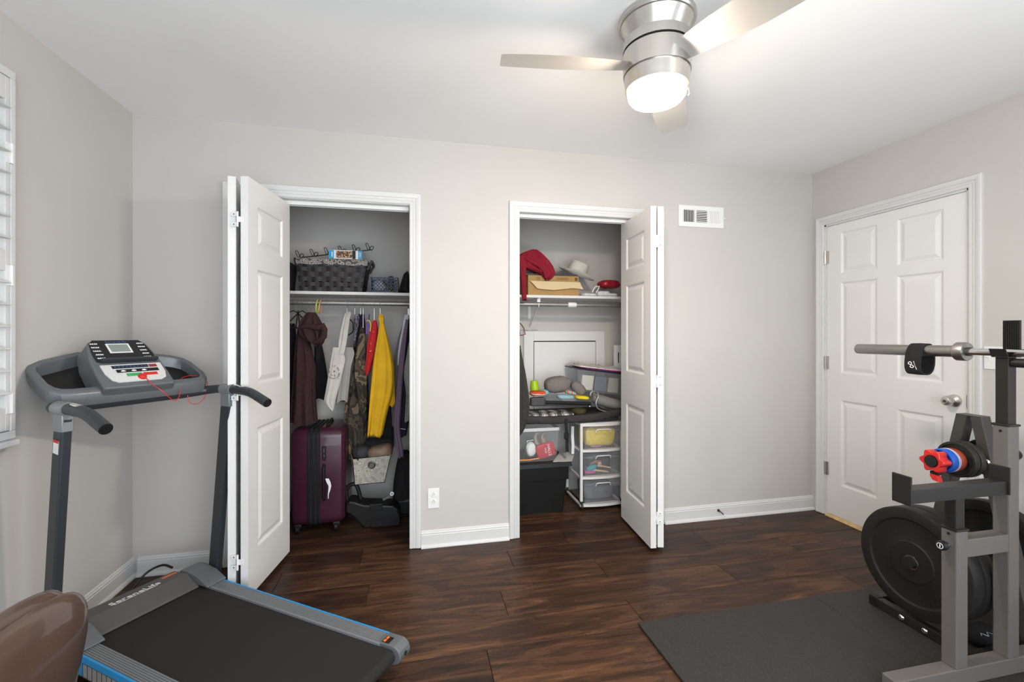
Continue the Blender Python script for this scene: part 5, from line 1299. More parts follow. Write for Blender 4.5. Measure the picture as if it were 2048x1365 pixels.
S_('top_handle', MB().tube([(sxb + 0.03, 0.40, szt - 0.004), (sxb + 0.03, 0.42, szt + 0.018), (sxb + 0.03, 0.58, szt + 0.018), (sxb + 0.03, 0.60, szt - 0.004)], 0.009, 8), 'black')
for yy in (SY + 0.05, 0.65):
    for xx in (sx0 + 0.045, sx1 - 0.055):
        wh = S_('wheel', MB().lathe([(0.006, -0.012), (0.022, -0.012), (0.026, -0.008), (0.026, 0.008), (0.022, 0.012), (0.006, 0.012)], (xx, yy - 0.022, 0.0262), 'x', 24), 'black')
        S_('wheel_housing', MB().rbox((xx - 0.022, yy - 0.035, 0.032), (xx + 0.024, yy + 0.03, 0.062), 0.008), 'black', wh)

# ---- infant car seat and its base
cb = thing('infant_carrier_dock', 'black plastic car seat base on the closet floor', 'car seat', ((1.226, 0.330, 0.031)[0], 0.48, 0.0))
poly = [(p[0], max(p[2], 0.0)) for p in [(1.018, 0.330, 0.113), (1.019, 0.330, 0.158), (1.035, 0.330, 0.189), (1.071, 0.330, 0.183), (1.126, 0.330, 0.159), (1.170, 0.330, 0.154), (1.257, 0.330, 0.146), (1.314, 0.330, 0.137), (1.345, 0.330, 0.112), (1.359, 0.330, 0.078), (1.362, 0.330, -0.014), (1.132, 0.330, 0.000), (1.114, 0.330, 0.021), (1.071, 0.330, 0.077), (1.047, 0.330, 0.098)]]
zmin = min(p[1] for p in poly); poly = [(x, max(0.001, z)) for x, z in poly]
obj('base_shell', MB().prism(poly, (0.335, 0.475)), 'black', cb, bevel=0.012)
obj('release_grip', MB().rbox(((1.166, 0.330, 0.140)[0], 0.328, (1.166, 0.330, 0.117)[2]), ((1.247, 0.330, 0.133)[0], 0.345, (1.166, 0.330, 0.160)[2]), 0.004), 'black', cb)
obj('carry_bar', MB().tube(spline([(1.022, 0.420, 0.157), (1.011, 0.420, 0.210), (1.022, 0.420, 0.256), (1.060, 0.420, 0.273), (1.082, 0.420, 0.245), (1.098, 0.420, 0.184), (1.111, 0.420, 0.133)]), 0.013, 12), 'black', cb)
obj('belt_path', MB().box(((1.176, 0.330, 0.061)[0], 0.331, (1.176, 0.330, 0.009)[2]), ((1.355, 0.330, 0.045)[0], 0.336, (1.176, 0.330, 0.064)[2])), 'blackcloth', cb)
cs = thing('infant_carrier', 'black infant car seat at the right end of the closet floor', 'car seat', ((1.368, 0.450, -0.032)[0], 0.52, 0.0))
obj('seat_shell', drape([(0.424, 1.361, 1.414), (0.373, 1.334, 1.441), (0.305, 1.322, 1.454), (0.203, 1.305, 1.454), (0.100, 1.301, 1.454), (0.032, 1.308, 1.454), (-0.038, 1.347, 1.448)], 0.605, 0.115, 2, 0.06, 31), 'blackcloth', cs)
obj('shell_base', MB().rbox(((1.326, 0.500, -0.042)[0], 0.49, 0.001), ((1.448, 0.500, -0.052)[0], 0.66, 0.12), 0.02), 'black', cs)
sp_ = Vector((1.308, 0.335, 0.218))
obj('harness_strap', MB().bar((1.250, 0.345, 0.179), (1.304, 0.340, 0.208), 0.006, 0.016, up=(0, 0, 1)), mat('grey_strap', (0.12, 0.12, 0.12), 0.7), cs)
bt_ = obj('round_badge', MB().lathe([(0, -0.004), (0.0125, -0.004), (0.0135, 0.0), (0, 0.0)], tuple(sp_), 'y', 20), 'white', cs)
obj('badge_print', MB().lathe([(0.003, -0.0046), (0.006, -0.0046), (0.006, -0.004), (0.003, -0.004)], tuple(sp_), 'y', 16, cap=False), 'black', bt_)

# ---- patterned fabric bin on the car seat base
MT['quatre'] = ramp_mat('beige_trellis_print', 'voronoi', [(0.0, (0.30, 0.28, 0.235)), (0.34, (0.30, 0.28, 0.235)), (0.36, (0.46, 0.44, 0.38)), (0.46, (0.30, 0.28, 0.235)), (0.56, (0.46, 0.44, 0.38)), (0.66, (0.32, 0.30, 0.25))], 0.9, 26)
fb = thing('fabric_bin', 'beige trellis-print fabric bin with metal grommet on the car seat base', 'storage bin', (1.167, 0.360, 0.285))
T0, T1 = Vector((1.056, 0.360, 0.452)), Vector((1.301, 0.360, 0.465)); B0, B1 = Vector((1.070, 0.360, 0.283)), Vector((1.261, 0.360, 0.288))
dp = Vector((-0.015, 0.20, 0.01)); TL, TR = T0 + dp + Vector((-0.03, 0, 0.015)), T1 + dp + Vector((-0.02, 0, 0.01)); BL, BR = B0 + dp * 0.85, B1 + dp * 0.85
def sheet(ps, th, n):
    n = Vector(n) * th; a = [Vector(p) for p in ps]; b = [p + n for p in a]
    return MB().add(a + b, [(0, 1, 2, 3), (7, 6, 5, 4), (0, 4, 5, 1), (1, 5, 6, 2), (2, 6, 7, 3), (3, 7, 4, 0)])
obj('front_panel', sheet((B0, B1, T1, T0), 0.004, (0, 1, 0)), 'quatre', fb)
obj('side_panel', sheet((B0, BL, TL, T0), 0.004, (1, 0, 0)), 'quatre', fb)
obj('side_panel', sheet((B1, BR, TR, T1), 0.004, (-1, 0, 0)), 'quatre', fb)
obj('rear_panel', sheet((BL, BR, TR, TL), 0.004, (0, -1, 0)), 'quatre', fb)
obj('bottom_panel', sheet((B0, B1, BR, BL), 0.004, (0, 0, 1)), 'quatre', fb)
gc = Vector((1.178, 0.358, 0.410))
obj('grommet', MB().lathe([(0.015, 0.0), (0.015, -0.003), (0.019, -0.005), (0.0245, -0.003), (0.0255, 0.001)], tuple(gc), 'y', 32, cap=False), 'darksteel', fb)
obj('grommet_hole', MB().lathe([(0, -0.0012), (0.0155, -0.0012), (0.0155, 0.0), (0, 0)], tuple(gc), 'y', 24), mat('taupe_cloth', (0.14, 0.11, 0.09), 0.9), fb)
c_ = (T0 + T1) / 2
o = obj('handbag', pillow(MB(), c_ + Vector((0.045, 0.085, 0.012)), 0.085, 0.06, 0.050, e=0.6, wob=0.03, seed=2, rot=Matrix.Rotation(R_(-12), 3, 'Y')), mat('tan_leather', (0.20, 0.13, 0.085), 0.5, var=0.15, vscale=20)); tag(o, 'tan leather handbag sticking out of the fabric bin', 'handbag')
o = obj('felt_hat', pillow(MB(), c_ + Vector((-0.075, 0.09, 0.020)), 0.06, 0.065, 0.045, e=0.75, wob=0.05, seed=3), mat('charcoal_felt', (0.035, 0.035, 0.037), 0.8)); tag(o, 'charcoal felt hat in the left half of the fabric bin', 'hat')
o = obj('dark_pouch', pillow(MB(), c_ + Vector((0.03, 0.15, 0.050)), 0.10, 0.04, 0.045, e=0.7, wob=0.06, seed=4), 'blackcloth'); tag(o, 'black pouch at the back of the fabric bin', 'pouch')
o = obj('cord_strap', MB().tube([(1.081, 0.400, 0.548), (1.085, 0.360, 0.512), (1.083, 0.352, 0.488), (1.090, 0.352, 0.461), (1.093, 0.352, 0.447)], 0.0035, 7), 'black'); tag(o, 'short black strap hanging over the front of the fabric bin', 'strap')


# ================================================================== RIGHT CLOSET
o = obj('closet_shelf', MB().box((1.862, 0.43, zs2 - 0.019), (3.158, YB - 0.001, zs2)), 'shelf'); tag(o, 'white shelf board across the right closet', 'shelf')
R2Y = 0.49; zr2 = (2.629, 0.490, 1.495)[2]
o = obj('closet_rod', MB().cyl((1.862, R2Y, zr2), (3.158, R2Y, zr2), 0.0165, 20), 'rod'); tag(o, 'dull metal hanging rod in the right closet', 'rod')
o = obj('rod_sleeve', MB().tube([((2.586, 0.490, 1.486)[0], R2Y, zr2), ((2.597, 0.490, 1.486)[0], R2Y, zr2), ((2.640, 0.490, 1.486)[0], R2Y, zr2), ((2.652, 0.490, 1.486)[0], R2Y, zr2)], [0.017, 0.0195, 0.0195, 0.017], 20), 'whitepl'); tag(o, 'white tape wrapped round the middle of the right closet rod', 'tape')
# shelf bracket with rod holder
br = thing('shelf_bracket', 'white metal shelf bracket with rod hook in the right closet', 'bracket', ((2.354, 0.750, 1.307)[0], 0.757, (2.354, 0.750, 1.302)[2]))
bxx = (2.354, 0.750, 1.307)[0]; bzz = (2.354, 0.750, 1.302)[2]
obj('wall_plate', MB().box((bxx - 0.012, 0.752, bzz), (bxx + 0.012, 0.7585, zs2 - 0.020)), 'whitepl', br)
obj('shelf_arm', MB().box((bxx - 0.010, 0.455, zs2 - 0.0245), (bxx + 0.010, 0.752, zs2 - 0.0195)), 'whitepl', br)
obj('brace', MB().bar((bxx, 0.752, bzz + 0.02), (bxx, 0.50, zr2 - 0.012), 0.012, 0.004, up=(1, 0, 0)), 'whitepl', br)
obj('rod_hook', MB().tube([(bxx, R2Y + 0.0205 * math.cos(R_(a)), zr2 + 0.0205 * math.sin(R_(a))) for a in range(-200, 20, 20)] , 0.0045, 8).box((bxx - 0.012, 0.470, zr2 + 0.016), (bxx + 0.012, 0.478, zs2 - 0.02)), 'whitepl', br)
obj('screw', MB().cyl((bxx, 0.752, bzz + 0.012), (bxx, 0.750, bzz + 0.012), 0.004, 10), 'dark', br)
cl_ = struct('trim_10', MB().box((1.862, 0.742, (2.352, 0.740, 1.307)[2]), ((2.422, 0.740, 1.343)[0], 0.7515, (2.352, 0.740, 1.397)[2])), 'wall', label='painted cleat board behind the shelf bracket')
# access panel on the rear wall
ax0, ax1, az1 = (2.307, 0.750, 1.298)[0], (2.997, 0.750, 1.293)[0], (2.626, 0.750, 1.296)[2]
ix0, ix1, iz1 = (2.387, 0.750, 1.220)[0], (2.920, 0.750, 1.213)[0], (2.645, 0.750, 1.218)[2]
ap = thing('access_panel', 'white framed access panel on the rear wall of the right closet', 'access panel', ((ax0 + ax1) / 2, 0.755, 0.60))
pz0_ = 0.62
mb = MB().box((ax0, 0.742, 0.56), (ix0, 0.7595, az1)).box((ix1, 0.742, 0.56), (ax1, 0.7595, az1)).box((ix0, 0.742, iz1), (ix1, 0.7595, az1)).box((ix0, 0.742, 0.56), (ix1, 0.7595, pz0_))
obj('panel_frame', mb, 'door', ap, bevel=0.002)
obj('panel_door', MB().rbox((ix0 + 0.006, 0.746, pz0_ + 0.004), (ix1 - 0.004, 0.757, iz1 - 0.008), 0.001), 'door', ap)
obj('panel_gap', MB().box((ix0, 0.7575, pz0_), (ix1, 0.7593, iz1)), 'dark', ap)

# ---- things on the shelf
cx0, cx1 = (2.266, 0.450, 1.629)[0], (2.659, 0.450, 1.638)[0]; cz1 = (2.455, 0.450, 1.707)[2]
MT['card'] = mat('kraft_cardboard', (0.40, 0.24, 0.085), 0.75, var=0.05, vscale=20)
bxo = thing('cardboard_box', 'tan cardboard box on the right closet shelf', 'box', ((cx0 + cx1) / 2, 0.58, zs2))
obj('carton', MB().box((cx0, 0.45, zs2 + 0.0005), (cx1, 0.70, cz1)), 'card', bxo, bevel=0.002)
MT['cardprint'] = mat('brown_print', (0.14, 0.085, 0.04), 0.8)
for (u, v, t_) in ((290, 735, 0.013), (500, 745, 0.013), (555, 748, 0.012)):
    pass
for i in range(4): obj('print_line', MB().box((cx0 + (cx1 - cx0) * 0.15 + 0.008 * (i % 2), 0.4490, cz1 - 0.016 - 0.006 * i), (cx0 + (cx1 - cx0) * 0.15 + 0.034, 0.4497, cz1 - 0.0135 - 0.006 * i)), 'cardprint', bxo)
for i in range(3): obj('print_line', MB().box((cx0 + (cx1 - cx0) * 0.55 + 0.006 * (i % 2), 0.4490, cz1 - 0.016 - 0.007 * i), (cx0 + (cx1 - cx0) * 0.80, 0.4497, cz1 - 0.013 - 0.007 * i)), 'cardprint', bxo)
obj('shipping_mark', MB().box((cx1 - 0.032, 0.4485, cz1 - 0.035), (cx1 - 0.010, 0.4496, cz1 - 0.010)), 'cardprint', bxo)
env = [Vector(p) for p in [(2.277, 0.430, 1.663), (2.431, 0.430, 1.661), (2.661, 0.430, 1.661), (2.671, 0.430, 1.636), (2.688, 0.430, 1.609), (2.607, 0.430, 1.616), (2.536, 0.430, 1.608), (2.457, 0.430, 1.599), (2.379, 0.430, 1.603), (2.331, 0.430, 1.608), (2.306, 0.430, 1.636)]]
o = obj('manila_envelope', MB().add([p for p in env] + [p + Vector((0, 0.003, 0)) for p in env], [tuple(range(len(env))), tuple(range(2 * len(env) - 1, len(env) - 1, -1))] + [(i, (i + 1) % len(env), len(env) + (i + 1) % len(env), len(env) + i) for i in range(len(env))]), mat('manila_paper', (0.66, 0.52, 0.30), 0.8, var=0.05)); tag(o, 'torn cream manila envelope in front of the cardboard box', 'envelope')
o = obj('binder', MB().rbox(((2.254, 0.460, 1.721)[0], 0.47, cz1 + 0.001), ((2.654, 0.460, 1.732)[0], 0.69, cz1 + 0.016), 0.003), mat('charcoal_card', (0.05, 0.047, 0.045), 0.6)); tag(o, 'dark grey binder lying on the cardboard box', 'binder')
MT['redc'] = mat('deep_red_cloth', (0.26, 0.008, 0.022), 0.9, var=0.15, vscale=14, bump=0.25, bscale=200)
rc = thing('red_sweater', 'deep red sweater draped over the cardboard box', 'sweater', (2.236, 0.440, 1.528))
obj('body', drape([(1.897, 2.296, 2.337), (1.881, 2.249, 2.366), (1.856, 2.198, 2.398), (1.815, 2.198, 2.438), (1.782, 2.198, 2.465), (1.750, 2.266, 2.477), (1.726, 2.344, 2.481), (1.700, 2.375, 2.462), (1.682, 2.389, 2.436), (1.673, 2.398, 2.416)], 0.47, 0.055, 4, 0.35, 41), 'redc', rc)
obj('sleeve', drape([(1.838, 2.193, 2.246), (1.756, 2.197, 2.244), (1.657, 2.204, 2.243), (1.575, 2.210, 2.246), (1.522, 2.216, 2.248)], 0.415, 0.014, 3, 0.3, 42), 'redc', rc)
obj('fold', MB().tube([(2.235, 0.405, 1.820), (2.286, 0.405, 1.797), (2.337, 0.405, 1.774), (2.380, 0.405, 1.726), (2.389, 0.405, 1.681)], [0.008, 0.014, 0.017, 0.014, 0.006], 10), 'redc', rc)
# cowboy hat, tipped to the right
hm = Matrix.Translation((2.681, 0.570, 1.734)) @ Matrix.Rotation(R_(19), 4, 'Y') @ Matrix.Rotation(R_(16), 4, 'X')
ht = thing('cowboy_hat', 'cream cowboy hat tipped over on the right closet shelf', 'hat', (2.681, 0.570, 1.686))
MT['felt'] = mat('cream_felt', (0.58, 0.55, 0.48), 0.9, var=0.04, vscale=20)
rings = []
for (r, h) in ((0.140, 0.020), (0.138, 0.017), (0.110, 0.004), (0.085, 0.000), (0.075, 0.003), (0.071, 0.03), (0.067, 0.08), (0.062, 0.104), (0.047, 0.112), (0.02, 0.102), (0.002, 0.097)):
    ring = []
    for k in range(48):
        a = 2 * math.pi * k / 48; c, s = math.cos(a), math.sin(a)
        curl = 0.022 * (abs(s) ** 2) * max(0, (r - 0.085) / 0.055) - 0.012 * (abs(c) ** 2) * max(0, (r - 0.085) / 0.055)
        dent = -0.014 * math.exp(-(s * r / 0.018) ** 2) if h > 0.08 else 0
        ring.append((r * c * 1.08, r * s * 0.80, h + curl + dent))
    rings.append(ring)
obj('felt_shell', MB().loft(rings, cap=False).xf(hm), 'felt', ht)
obj('hat_band', MB().loft([[(r * 1.085 * math.cos(2 * math.pi * k / 40), r * 0.805 * math.sin(2 * math.pi * k / 40), h) for k in range(40)] for r, h in ((0.0762, 0.004), (0.0745, 0.014))], cap=False).xf(hm), ramp_mat('beaded_band', 'cells', [(0.0, (0.15, 0.13, 0.12)), (0.5, (0.5, 0.47, 0.42))], 0.6, 200), ht)
o = obj('red_packet', pillow(MB(), (2.949, 0.560, 1.664), 0.085, 0.07, 0.034, n=28, e=0.7, wob=0.05, seed=6), mat('glossy_red_wrap', (0.30, 0.012, 0.022), 0.12, var=0.4, vscale=25, bump=0.6, bscale=25)); tag(o, 'shiny red plastic-wrapped packet on the right closet shelf', 'packet')
wc = mat('white_cloth_2', (0.62, 0.62, 0.62), 0.85, var=0.15, vscale=25, bump=0.3, bscale=30)
xa_ = (2.699, 0.460, 1.588)[0]
for i, (x, y, sx, sy, sz, lab) in enumerate(((0.055, 0.50, 0.060, 0.05, 0.012, 'flat white paper bundle right of the cardboard box'), (0.165, 0.50, 0.055, 0.05, 0.022, 'crumpled white cloth in front of the red packet'), (0.235, 0.51, 0.05, 0.06, 0.014, 'folded pale cloth at the right end of the right closet shelf'))):
    o = obj('folded_cloth', pillow(MB(), (xa_ + x, y, zs2 + sz + 0.0006), sx, sy, sz, n=28, e=0.5, wob=0.05, seed=20 + i), wc); tag(o, lab, 'cloth')
ribs = obj('ribbon_loop', MB().tube([(2.764, 0.440, 1.589), (2.773, 0.440, 1.613), (2.791, 0.440, 1.633), (2.819, 0.440, 1.636), (2.810, 0.440, 1.610), (2.791, 0.440, 1.586)], 0.004, 8), 'white'); tag(ribs, 'loop of white ribbon in front of the cowboy hat', 'ribbon')

# ---- at the left end of the rod
def h2(name, label, pts, m):
    o = obj(name, MB().tube(pts, 0.0038, 8), m); tag(o, label, 'hanger'); return o
h2('clothes_hanger', 'brown hanger end at the left of the right closet', [(2.191, 0.490, 1.510), (2.191, 0.490, 1.414), (2.190, 0.485, 1.372), (2.210, 0.440, 1.348), (2.222, 0.400, 1.317), (2.233, 0.400, 1.272), (2.209, 0.400, 1.267), (2.167, 0.400, 1.264)], mat('brown_plastic', (0.16, 0.075, 0.04), 0.4))
h2('clothes_hanger', 'purple hanger end at the left of the right closet', [(2.181, 0.490, 1.510), (2.181, 0.490, 1.414), (2.174, 0.450, 1.338), (2.179, 0.380, 1.320), (2.189, 0.380, 1.284), (2.186, 0.380, 1.256), (2.163, 0.380, 1.252)], 'purpleH')
o = obj('dark_coat', drape([(1.194, 2.146, 2.189), (1.147, 2.140, 2.193), (1.071, 2.134, 2.208), (0.973, 2.129, 2.226), (0.875, 2.129, 2.240), (0.787, 2.129, 2.252), (0.722, 2.129, 2.250), (0.667, 2.134, 2.236), (0.603, 2.146, 2.213), (0.570, 2.157, 2.190), (0.548, 2.165, 2.178)], 0.37, 0.06, 3, 0.2, 44), mat('charcoal_wool', (0.045, 0.040, 0.038), 0.95, var=0.2, vscale=80)); tag(o, 'charcoal coat hanging at the left edge of the right closet', 'coat')

# ---- drawer cart
dfy = 0.325
dx0, dx1 = (2.624, 0.325, 0.348)[0], (2.960, 0.325, 0.327)[0]
MT['whitefr'] = mat('white_cart_plastic', (0.72, 0.71, 0.69), 0.4)
MT['clear'] = clear_mat('cloudy_clear_plastic', (0.93, 0.94, 0.95), 0.12, 0.2)
zt_ = (2.759, 0.325, 0.621)[2]
dc = thing('drawer_cart', 'white rolling cart with three clear plastic drawers', 'drawer cart', ((dx0 + dx1) / 2, 0.49, 0.0))
DP = 0.33
zl = [(2.759, 0.325, 0.035)[2], (2.759, 0.325, 0.234)[2], (2.759, 0.325, 0.430)[2], zt_]
for yy in (dfy, dfy + DP - 0.02):
    for xx in (dx0, dx1 - 0.02): obj('post', MB().rbox((xx, yy, 0.062), (xx + 0.02, yy + 0.02, zt_), 0.003), 'whitefr', dc)
for z in zl:
    n = 14; fr_ = []
    for i in range(n + 1):
        t = i / n; fr_.append((dx0 + (dx1 - dx0) * t, dfy - 0.018 * math.sin(math.pi * t)))
    poly = fr_ + [(dx1, dfy + 0.03), (dx0, dfy + 0.03)]
    zz = z if z < zt_ else zt_ - 0.004
    obj('frame_shelf' if z < zt_ else 'top_rim', MB().prism(poly, (zz - 0.012, zz + 0.006), 'xy'), 'whitefr', dc, bevel=0.002)
    obj('side_rail', MB().rbox((dx0 + 0.002, dfy + 0.018, zz - 0.010), (dx0 + 0.016, dfy + DP - 0.018, zz + 0.004), 0.002), 'whitefr', dc)
    obj('side_rail', MB().rbox((dx1 - 0.016, dfy + 0.018, zz - 0.010), (dx1 - 0.002, dfy + DP - 0.018, zz + 0.004), 0.002), 'whitefr', dc)
obj('top_plate', MB().box((dx0 + 0.003, dfy + 0.003, zt_ + 0.001), (dx1 - 0.003, dfy + DP - 0.003, zt_ + 0.006)), 'whitefr', dc)
for xx in (dx0 + 0.012, dx1 - 0.012):
    for yy in (dfy + 0.01, dfy + DP - 0.01):
        ca = obj('caster', MB().lathe([(0.005, -0.009), (0.021, -0.009), (0.024, -0.005), (0.024, 0.005), (0.021, 0.009), (0.005, 0.009)], (xx, yy, 0.0245), 'x', 20), 'darksteel', dc)
        obj('caster_fork', MB().box((xx - 0.008, yy - 0.008, 0.046), (xx + 0.008, yy + 0.008, 0.064)), 'darksteel', ca)
for i in range(3):
    z0d, z1d = zl[i] + 0.008, zl[i + 1] - 0.016
    n = 14; face = []; 
    ring = []
    for zz, ins in ((z0d, 0.010), (z1d, 0.0)):
        f_ = [(dx0 + 0.024 + ins + (dx1 - dx0 - 0.048 - 2 * ins) * (k / n), dfy - 0.016 * math.sin(math.pi * (k / n)) + ins * 0.3) for k in range(n + 1)]
        loop = f_ + [(dx1 - 0.024 - ins, dfy + DP - 0.03), (dx0 + 0.024 + ins, dfy + DP - 0.03)]
        ring.append([(x, y, zz) for x, y in loop])
    dr = obj('drawer', MB().loft(ring, cap=False, smooth=False), 'clear', dc)
    obj('drawer_floor', MB().add(ring[0], [tuple(range(len(ring[0])))]), 'clear', dr)
    # front lip and handle
    zc = z1d - 0.028; xm = (dx0 + dx1) / 2
    lip = [(x, y - 0.003, z) for (x, y, z) in ring[1][:n + 1]]
    obj('front_lip', MB().tube([(p[0], p[1], z1d - 0.022 if 3 < k < n - 3 else z1d - 0.034) for k, p in enumerate(lip)], 0.0028, 6), 'clear', dr)
    obj('handle', MB().tube([(xm - 0.058, dfy - 0.018, zc - 0.014), (xm - 0.052, dfy - 0.026, zc + 0.004), (xm - 0.04, dfy - 0.029, zc + 0.008), (xm + 0.04, dfy - 0.029, zc + 0.008), (xm + 0.052, dfy - 0.026, zc + 0.004), (xm + 0.058, dfy - 0.018, zc - 0.014)], 0.0042, 8), 'whitefr', dr)
xm = (dx0 + dx1) / 2
MT['yel2'] = mat('yellow_knit', (0.70, 0.52, 0.07), 0.9, var=0.12, vscale=40, bump=0.4, bscale=150)
o = obj('yellow_towel', pillow(MB(), (xm, dfy + 0.12, zl[2] + 0.088), (dx1 - dx0) / 2 - 0.045, 0.105, 0.070, n=32, e=0.4, wob=0.05, seed=8), 'yel2'); tag(o, 'yellow knitted cloth filling the top drawer of the cart', 'cloth')
o = obj('pink_toy', pillow(MB(), (xm - 0.02, dfy + 0.08, zl[2] + 0.016), 0.05, 0.04, 0.011, seed=3), mat('pale_pink', (0.55, 0.30, 0.34), 0.7)); tag(o, 'small pale pink toy under the yellow cloth in the top drawer', 'toy')
dl = thing('doll', 'toy doll in a teal dress lying in the middle drawer of the cart', 'doll', (xm - 0.05, dfy + 0.08, zl[1] + 0.01))
zd = zl[1] + 0.012
MT['skin'] = mat('doll_plastic', (0.62, 0.42, 0.28), 0.5)
obj('body', MB().tube([(xm - 0.10, dfy + 0.05, zd + 0.030), (xm - 0.075, dfy + 0.05, zd + 0.036), (xm - 0.045, dfy + 0.05, zd + 0.045), (xm - 0.02, dfy + 0.052, zd + 0.058)], [0.010, 0.024, 0.022, 0.010], 14), mat('teal_cloth', (0.03, 0.30, 0.32), 0.7), dl)
obj('leg', MB().tube([(xm - 0.06, dfy + 0.04, zd + 0.030), (xm, dfy + 0.03, zd + 0.022), (xm + 0.06, dfy + 0.03, zd + 0.010)], [0.008, 0.007, 0.006], 10), 'skin', dl)
obj('arm', MB().tube([(xm - 0.03, dfy + 0.05, zd + 0.055), (xm + 0.03, dfy + 0.045, zd + 0.048), (xm + 0.085, dfy + 0.04, zd + 0.036)], [0.007, 0.006, 0.006], 10), 'skin', dl)
obj('head', pillow(MB(), (xm + 0.002, dfy + 0.055, zd + 0.066), 0.018, 0.016, 0.018, n=14, m=8, e=1), 'skin', dl)
obj('hair', MB().tube([(xm + 0.01, dfy + 0.058, zd + 0.080), (xm - 0.03, dfy + 0.06, zd + 0.082), (xm - 0.07, dfy + 0.06, zd + 0.066)], [0.012, 0.013, 0.005], 10), mat('doll_hair', (0.30, 0.13, 0.05), 0.8), dl)
o = obj('doll_cloth', pillow(MB(), (xm - 0.075, dfy + 0.06, zd + 0.014), 0.045, 0.035, 0.012, seed=9), mat('magenta_cloth', (0.42, 0.06, 0.22), 0.8)); tag(o, 'magenta doll cloth at the bottom of the middle drawer', 'cloth')
o = obj('slate_fabric', pillow(MB(), (xm + 0.0, dfy + 0.14, zl[0] + 0.076), (dx1 - dx0) / 2 - 0.05, 0.10, 0.064, n=28, e=0.4, wob=0.03, seed=10), mat('slate_fabric', (0.10, 0.105, 0.12), 0.9, var=0.2, vscale=20)); tag(o, 'slate grey fabric filling the bottom drawer of the cart', 'fabric')
o = obj('slate_fabric', pillow(MB(), (xm + 0.03, dfy + 0.17, zl[1] + 0.075), (dx1 - dx0) / 2 - 0.08, 0.07, 0.060, n=28, e=0.4, wob=0.03, seed=11), MT['slate_fabric'] if 'slate_fabric' in MT else mat('slate_fabric_2', (0.085, 0.09, 0.10), 0.9)); tag(o, 'dark grey fabric behind the doll in the middle drawer', 'fabric')

# ---- black storage tote with lid
ty0 = 0.312
tzr = (2.545, 0.312, 0.359)[2]
txl = 1.90
txr_t, txr_b = (2.531, 0.312, 0.294)[0], (2.498, 0.312, 0.011)[0]
MT['toteblk'] = mat('black_tote', (0.0085, 0.008, 0.0075), 0.45, var=0.1, spec=0.35)
tt = thing('storage_tote', 'large black plastic storage tote with lid on the right closet floor', 'storage tote', ((txl + txr_t) / 2, 0.50, 0.0))
def taper(x0b, x1b, x0t, x1t, y0b, y1b, y0t, y1t, z0, z1):
    return [[(x0b, y0b, z0), (x1b, y0b, z0), (x1b, y1b, z0), (x0b, y1b, z0)], [(x0t, y0t, z1), (x1t, y0t, z1), (x1t, y1t, z1), (x0t, y1t, z1)]]
zm = (2.486, 0.312, 0.241)[2]
xm_ = txr_b + (txr_t - txr_b) * 0.72
obj('tote_body', MB().loft(taper(txl + 0.03, txr_b, txl + 0.01, xm_, ty0 + 0.025, 0.70, ty0 + 0.010, 0.715, 0.001, zm), smooth=False), 'toteblk', tt, bevel=0.010)
obj('tote_shoulder', MB().loft(taper(txl, xm_ + 0.010, txl - 0.004, txr_t, ty0 + 0.002, 0.722, ty0 - 0.004, 0.728, zm - 0.004, tzr - 0.024), smooth=False), 'toteblk', tt, bevel=0.006)
ld = obj('lid', MB().loft(taper(txl - 0.01, (2.556, 0.300, 0.359)[0], txl - 0.006, (2.551, 0.300, 0.359)[0], ty0 - 0.012, 0.735, ty0 - 0.006, 0.73, tzr - 0.026, tzr), smooth=False), 'toteblk', tt, bevel=0.006)

# ---- clear bin on the tote
kx0, kx1 = 2.055, (2.472, 0.360, 0.537)[0]; kz1 = (2.370, 0.360, 0.602)[2]
kz0 = tzr + 0.001
MT['clear2'] = clear_mat('clear_bin_plastic', (0.95, 0.96, 0.96), 0.09, 0.12)
cbn = thing('clear_bin', 'clear plastic bin of odds and ends on the black tote', 'storage bin', ((kx0 + kx1) / 2, 0.50, kz0))
rg = taper(kx0 + 0.012, kx1 - 0.014, kx0, kx1, 0.37, 0.64, 0.36, 0.65, kz0, kz1)
obj('bin_wall', MB().loft(rg, cap=False, smooth=False), 'clear2', cbn)
obj('bin_floor', MB().add(rg[0], [(0, 1, 2, 3)]), 'clear2', cbn)
obj('bin_rim', MB().box((kx0 - 0.006, 0.354, kz1 - 0.022), (kx1 + 0.006, 0.360, kz1)).box((kx0 - 0.006, 0.650, kz1 - 0.022), (kx1 + 0.006, 0.656, kz1)).box((kx0 - 0.006, 0.354, kz1 - 0.022), (kx0, 0.656, kz1)).box((kx1, 0.354, kz1 - 0.022), (kx1 + 0.006, 0.656, kz1)), clear_mat('frosted_rim', (0.85, 0.86, 0.86), 0.6, 0.3), cbn)
cd = thing('candy_bag', 'red cough drop bag with white lettering in the clear bin', 'bag', (2.395, 0.400, 0.376))
cc = Vector((2.384, 0.395, 0.432)); rmx = Matrix.Rotation(R_(-14), 3, 'Y')
obj('foil_pouch', pillow(MB(), cc, 0.070, 0.014, 0.052, n=28, e=0.35, wob=0.02, rot=rmx), mat('red_foil', (0.50, 0.022, 0.035), 0.4), cd)
lettering('brand_lettering', 'HALLS', 0.030, frame(cc + Vector((0.022, -0.0150, 0.004)), (0.20, 0, -1), (1, 0, 0.20)), 'white', cd, 0.0005)
lettering('flavour_lettering', 'RELIEF', 0.015, frame(cc + Vector((-0.004, -0.0150, 0.0)), (0.20, 0, -1), (1, 0, 0.20)), 'white', cd, 0.0005)
o = obj('white_sock', pillow(MB(), (2.278, 0.420, 0.438), 0.035, 0.03, 0.050, e=0.8, wob=0.10, seed=12), 'white'); tag(o, 'crumpled white cloth at the left of the clear bin', 'cloth')
MT['cream'] = mat('cream_plush', (0.50, 0.40, 0.28), 0.9)
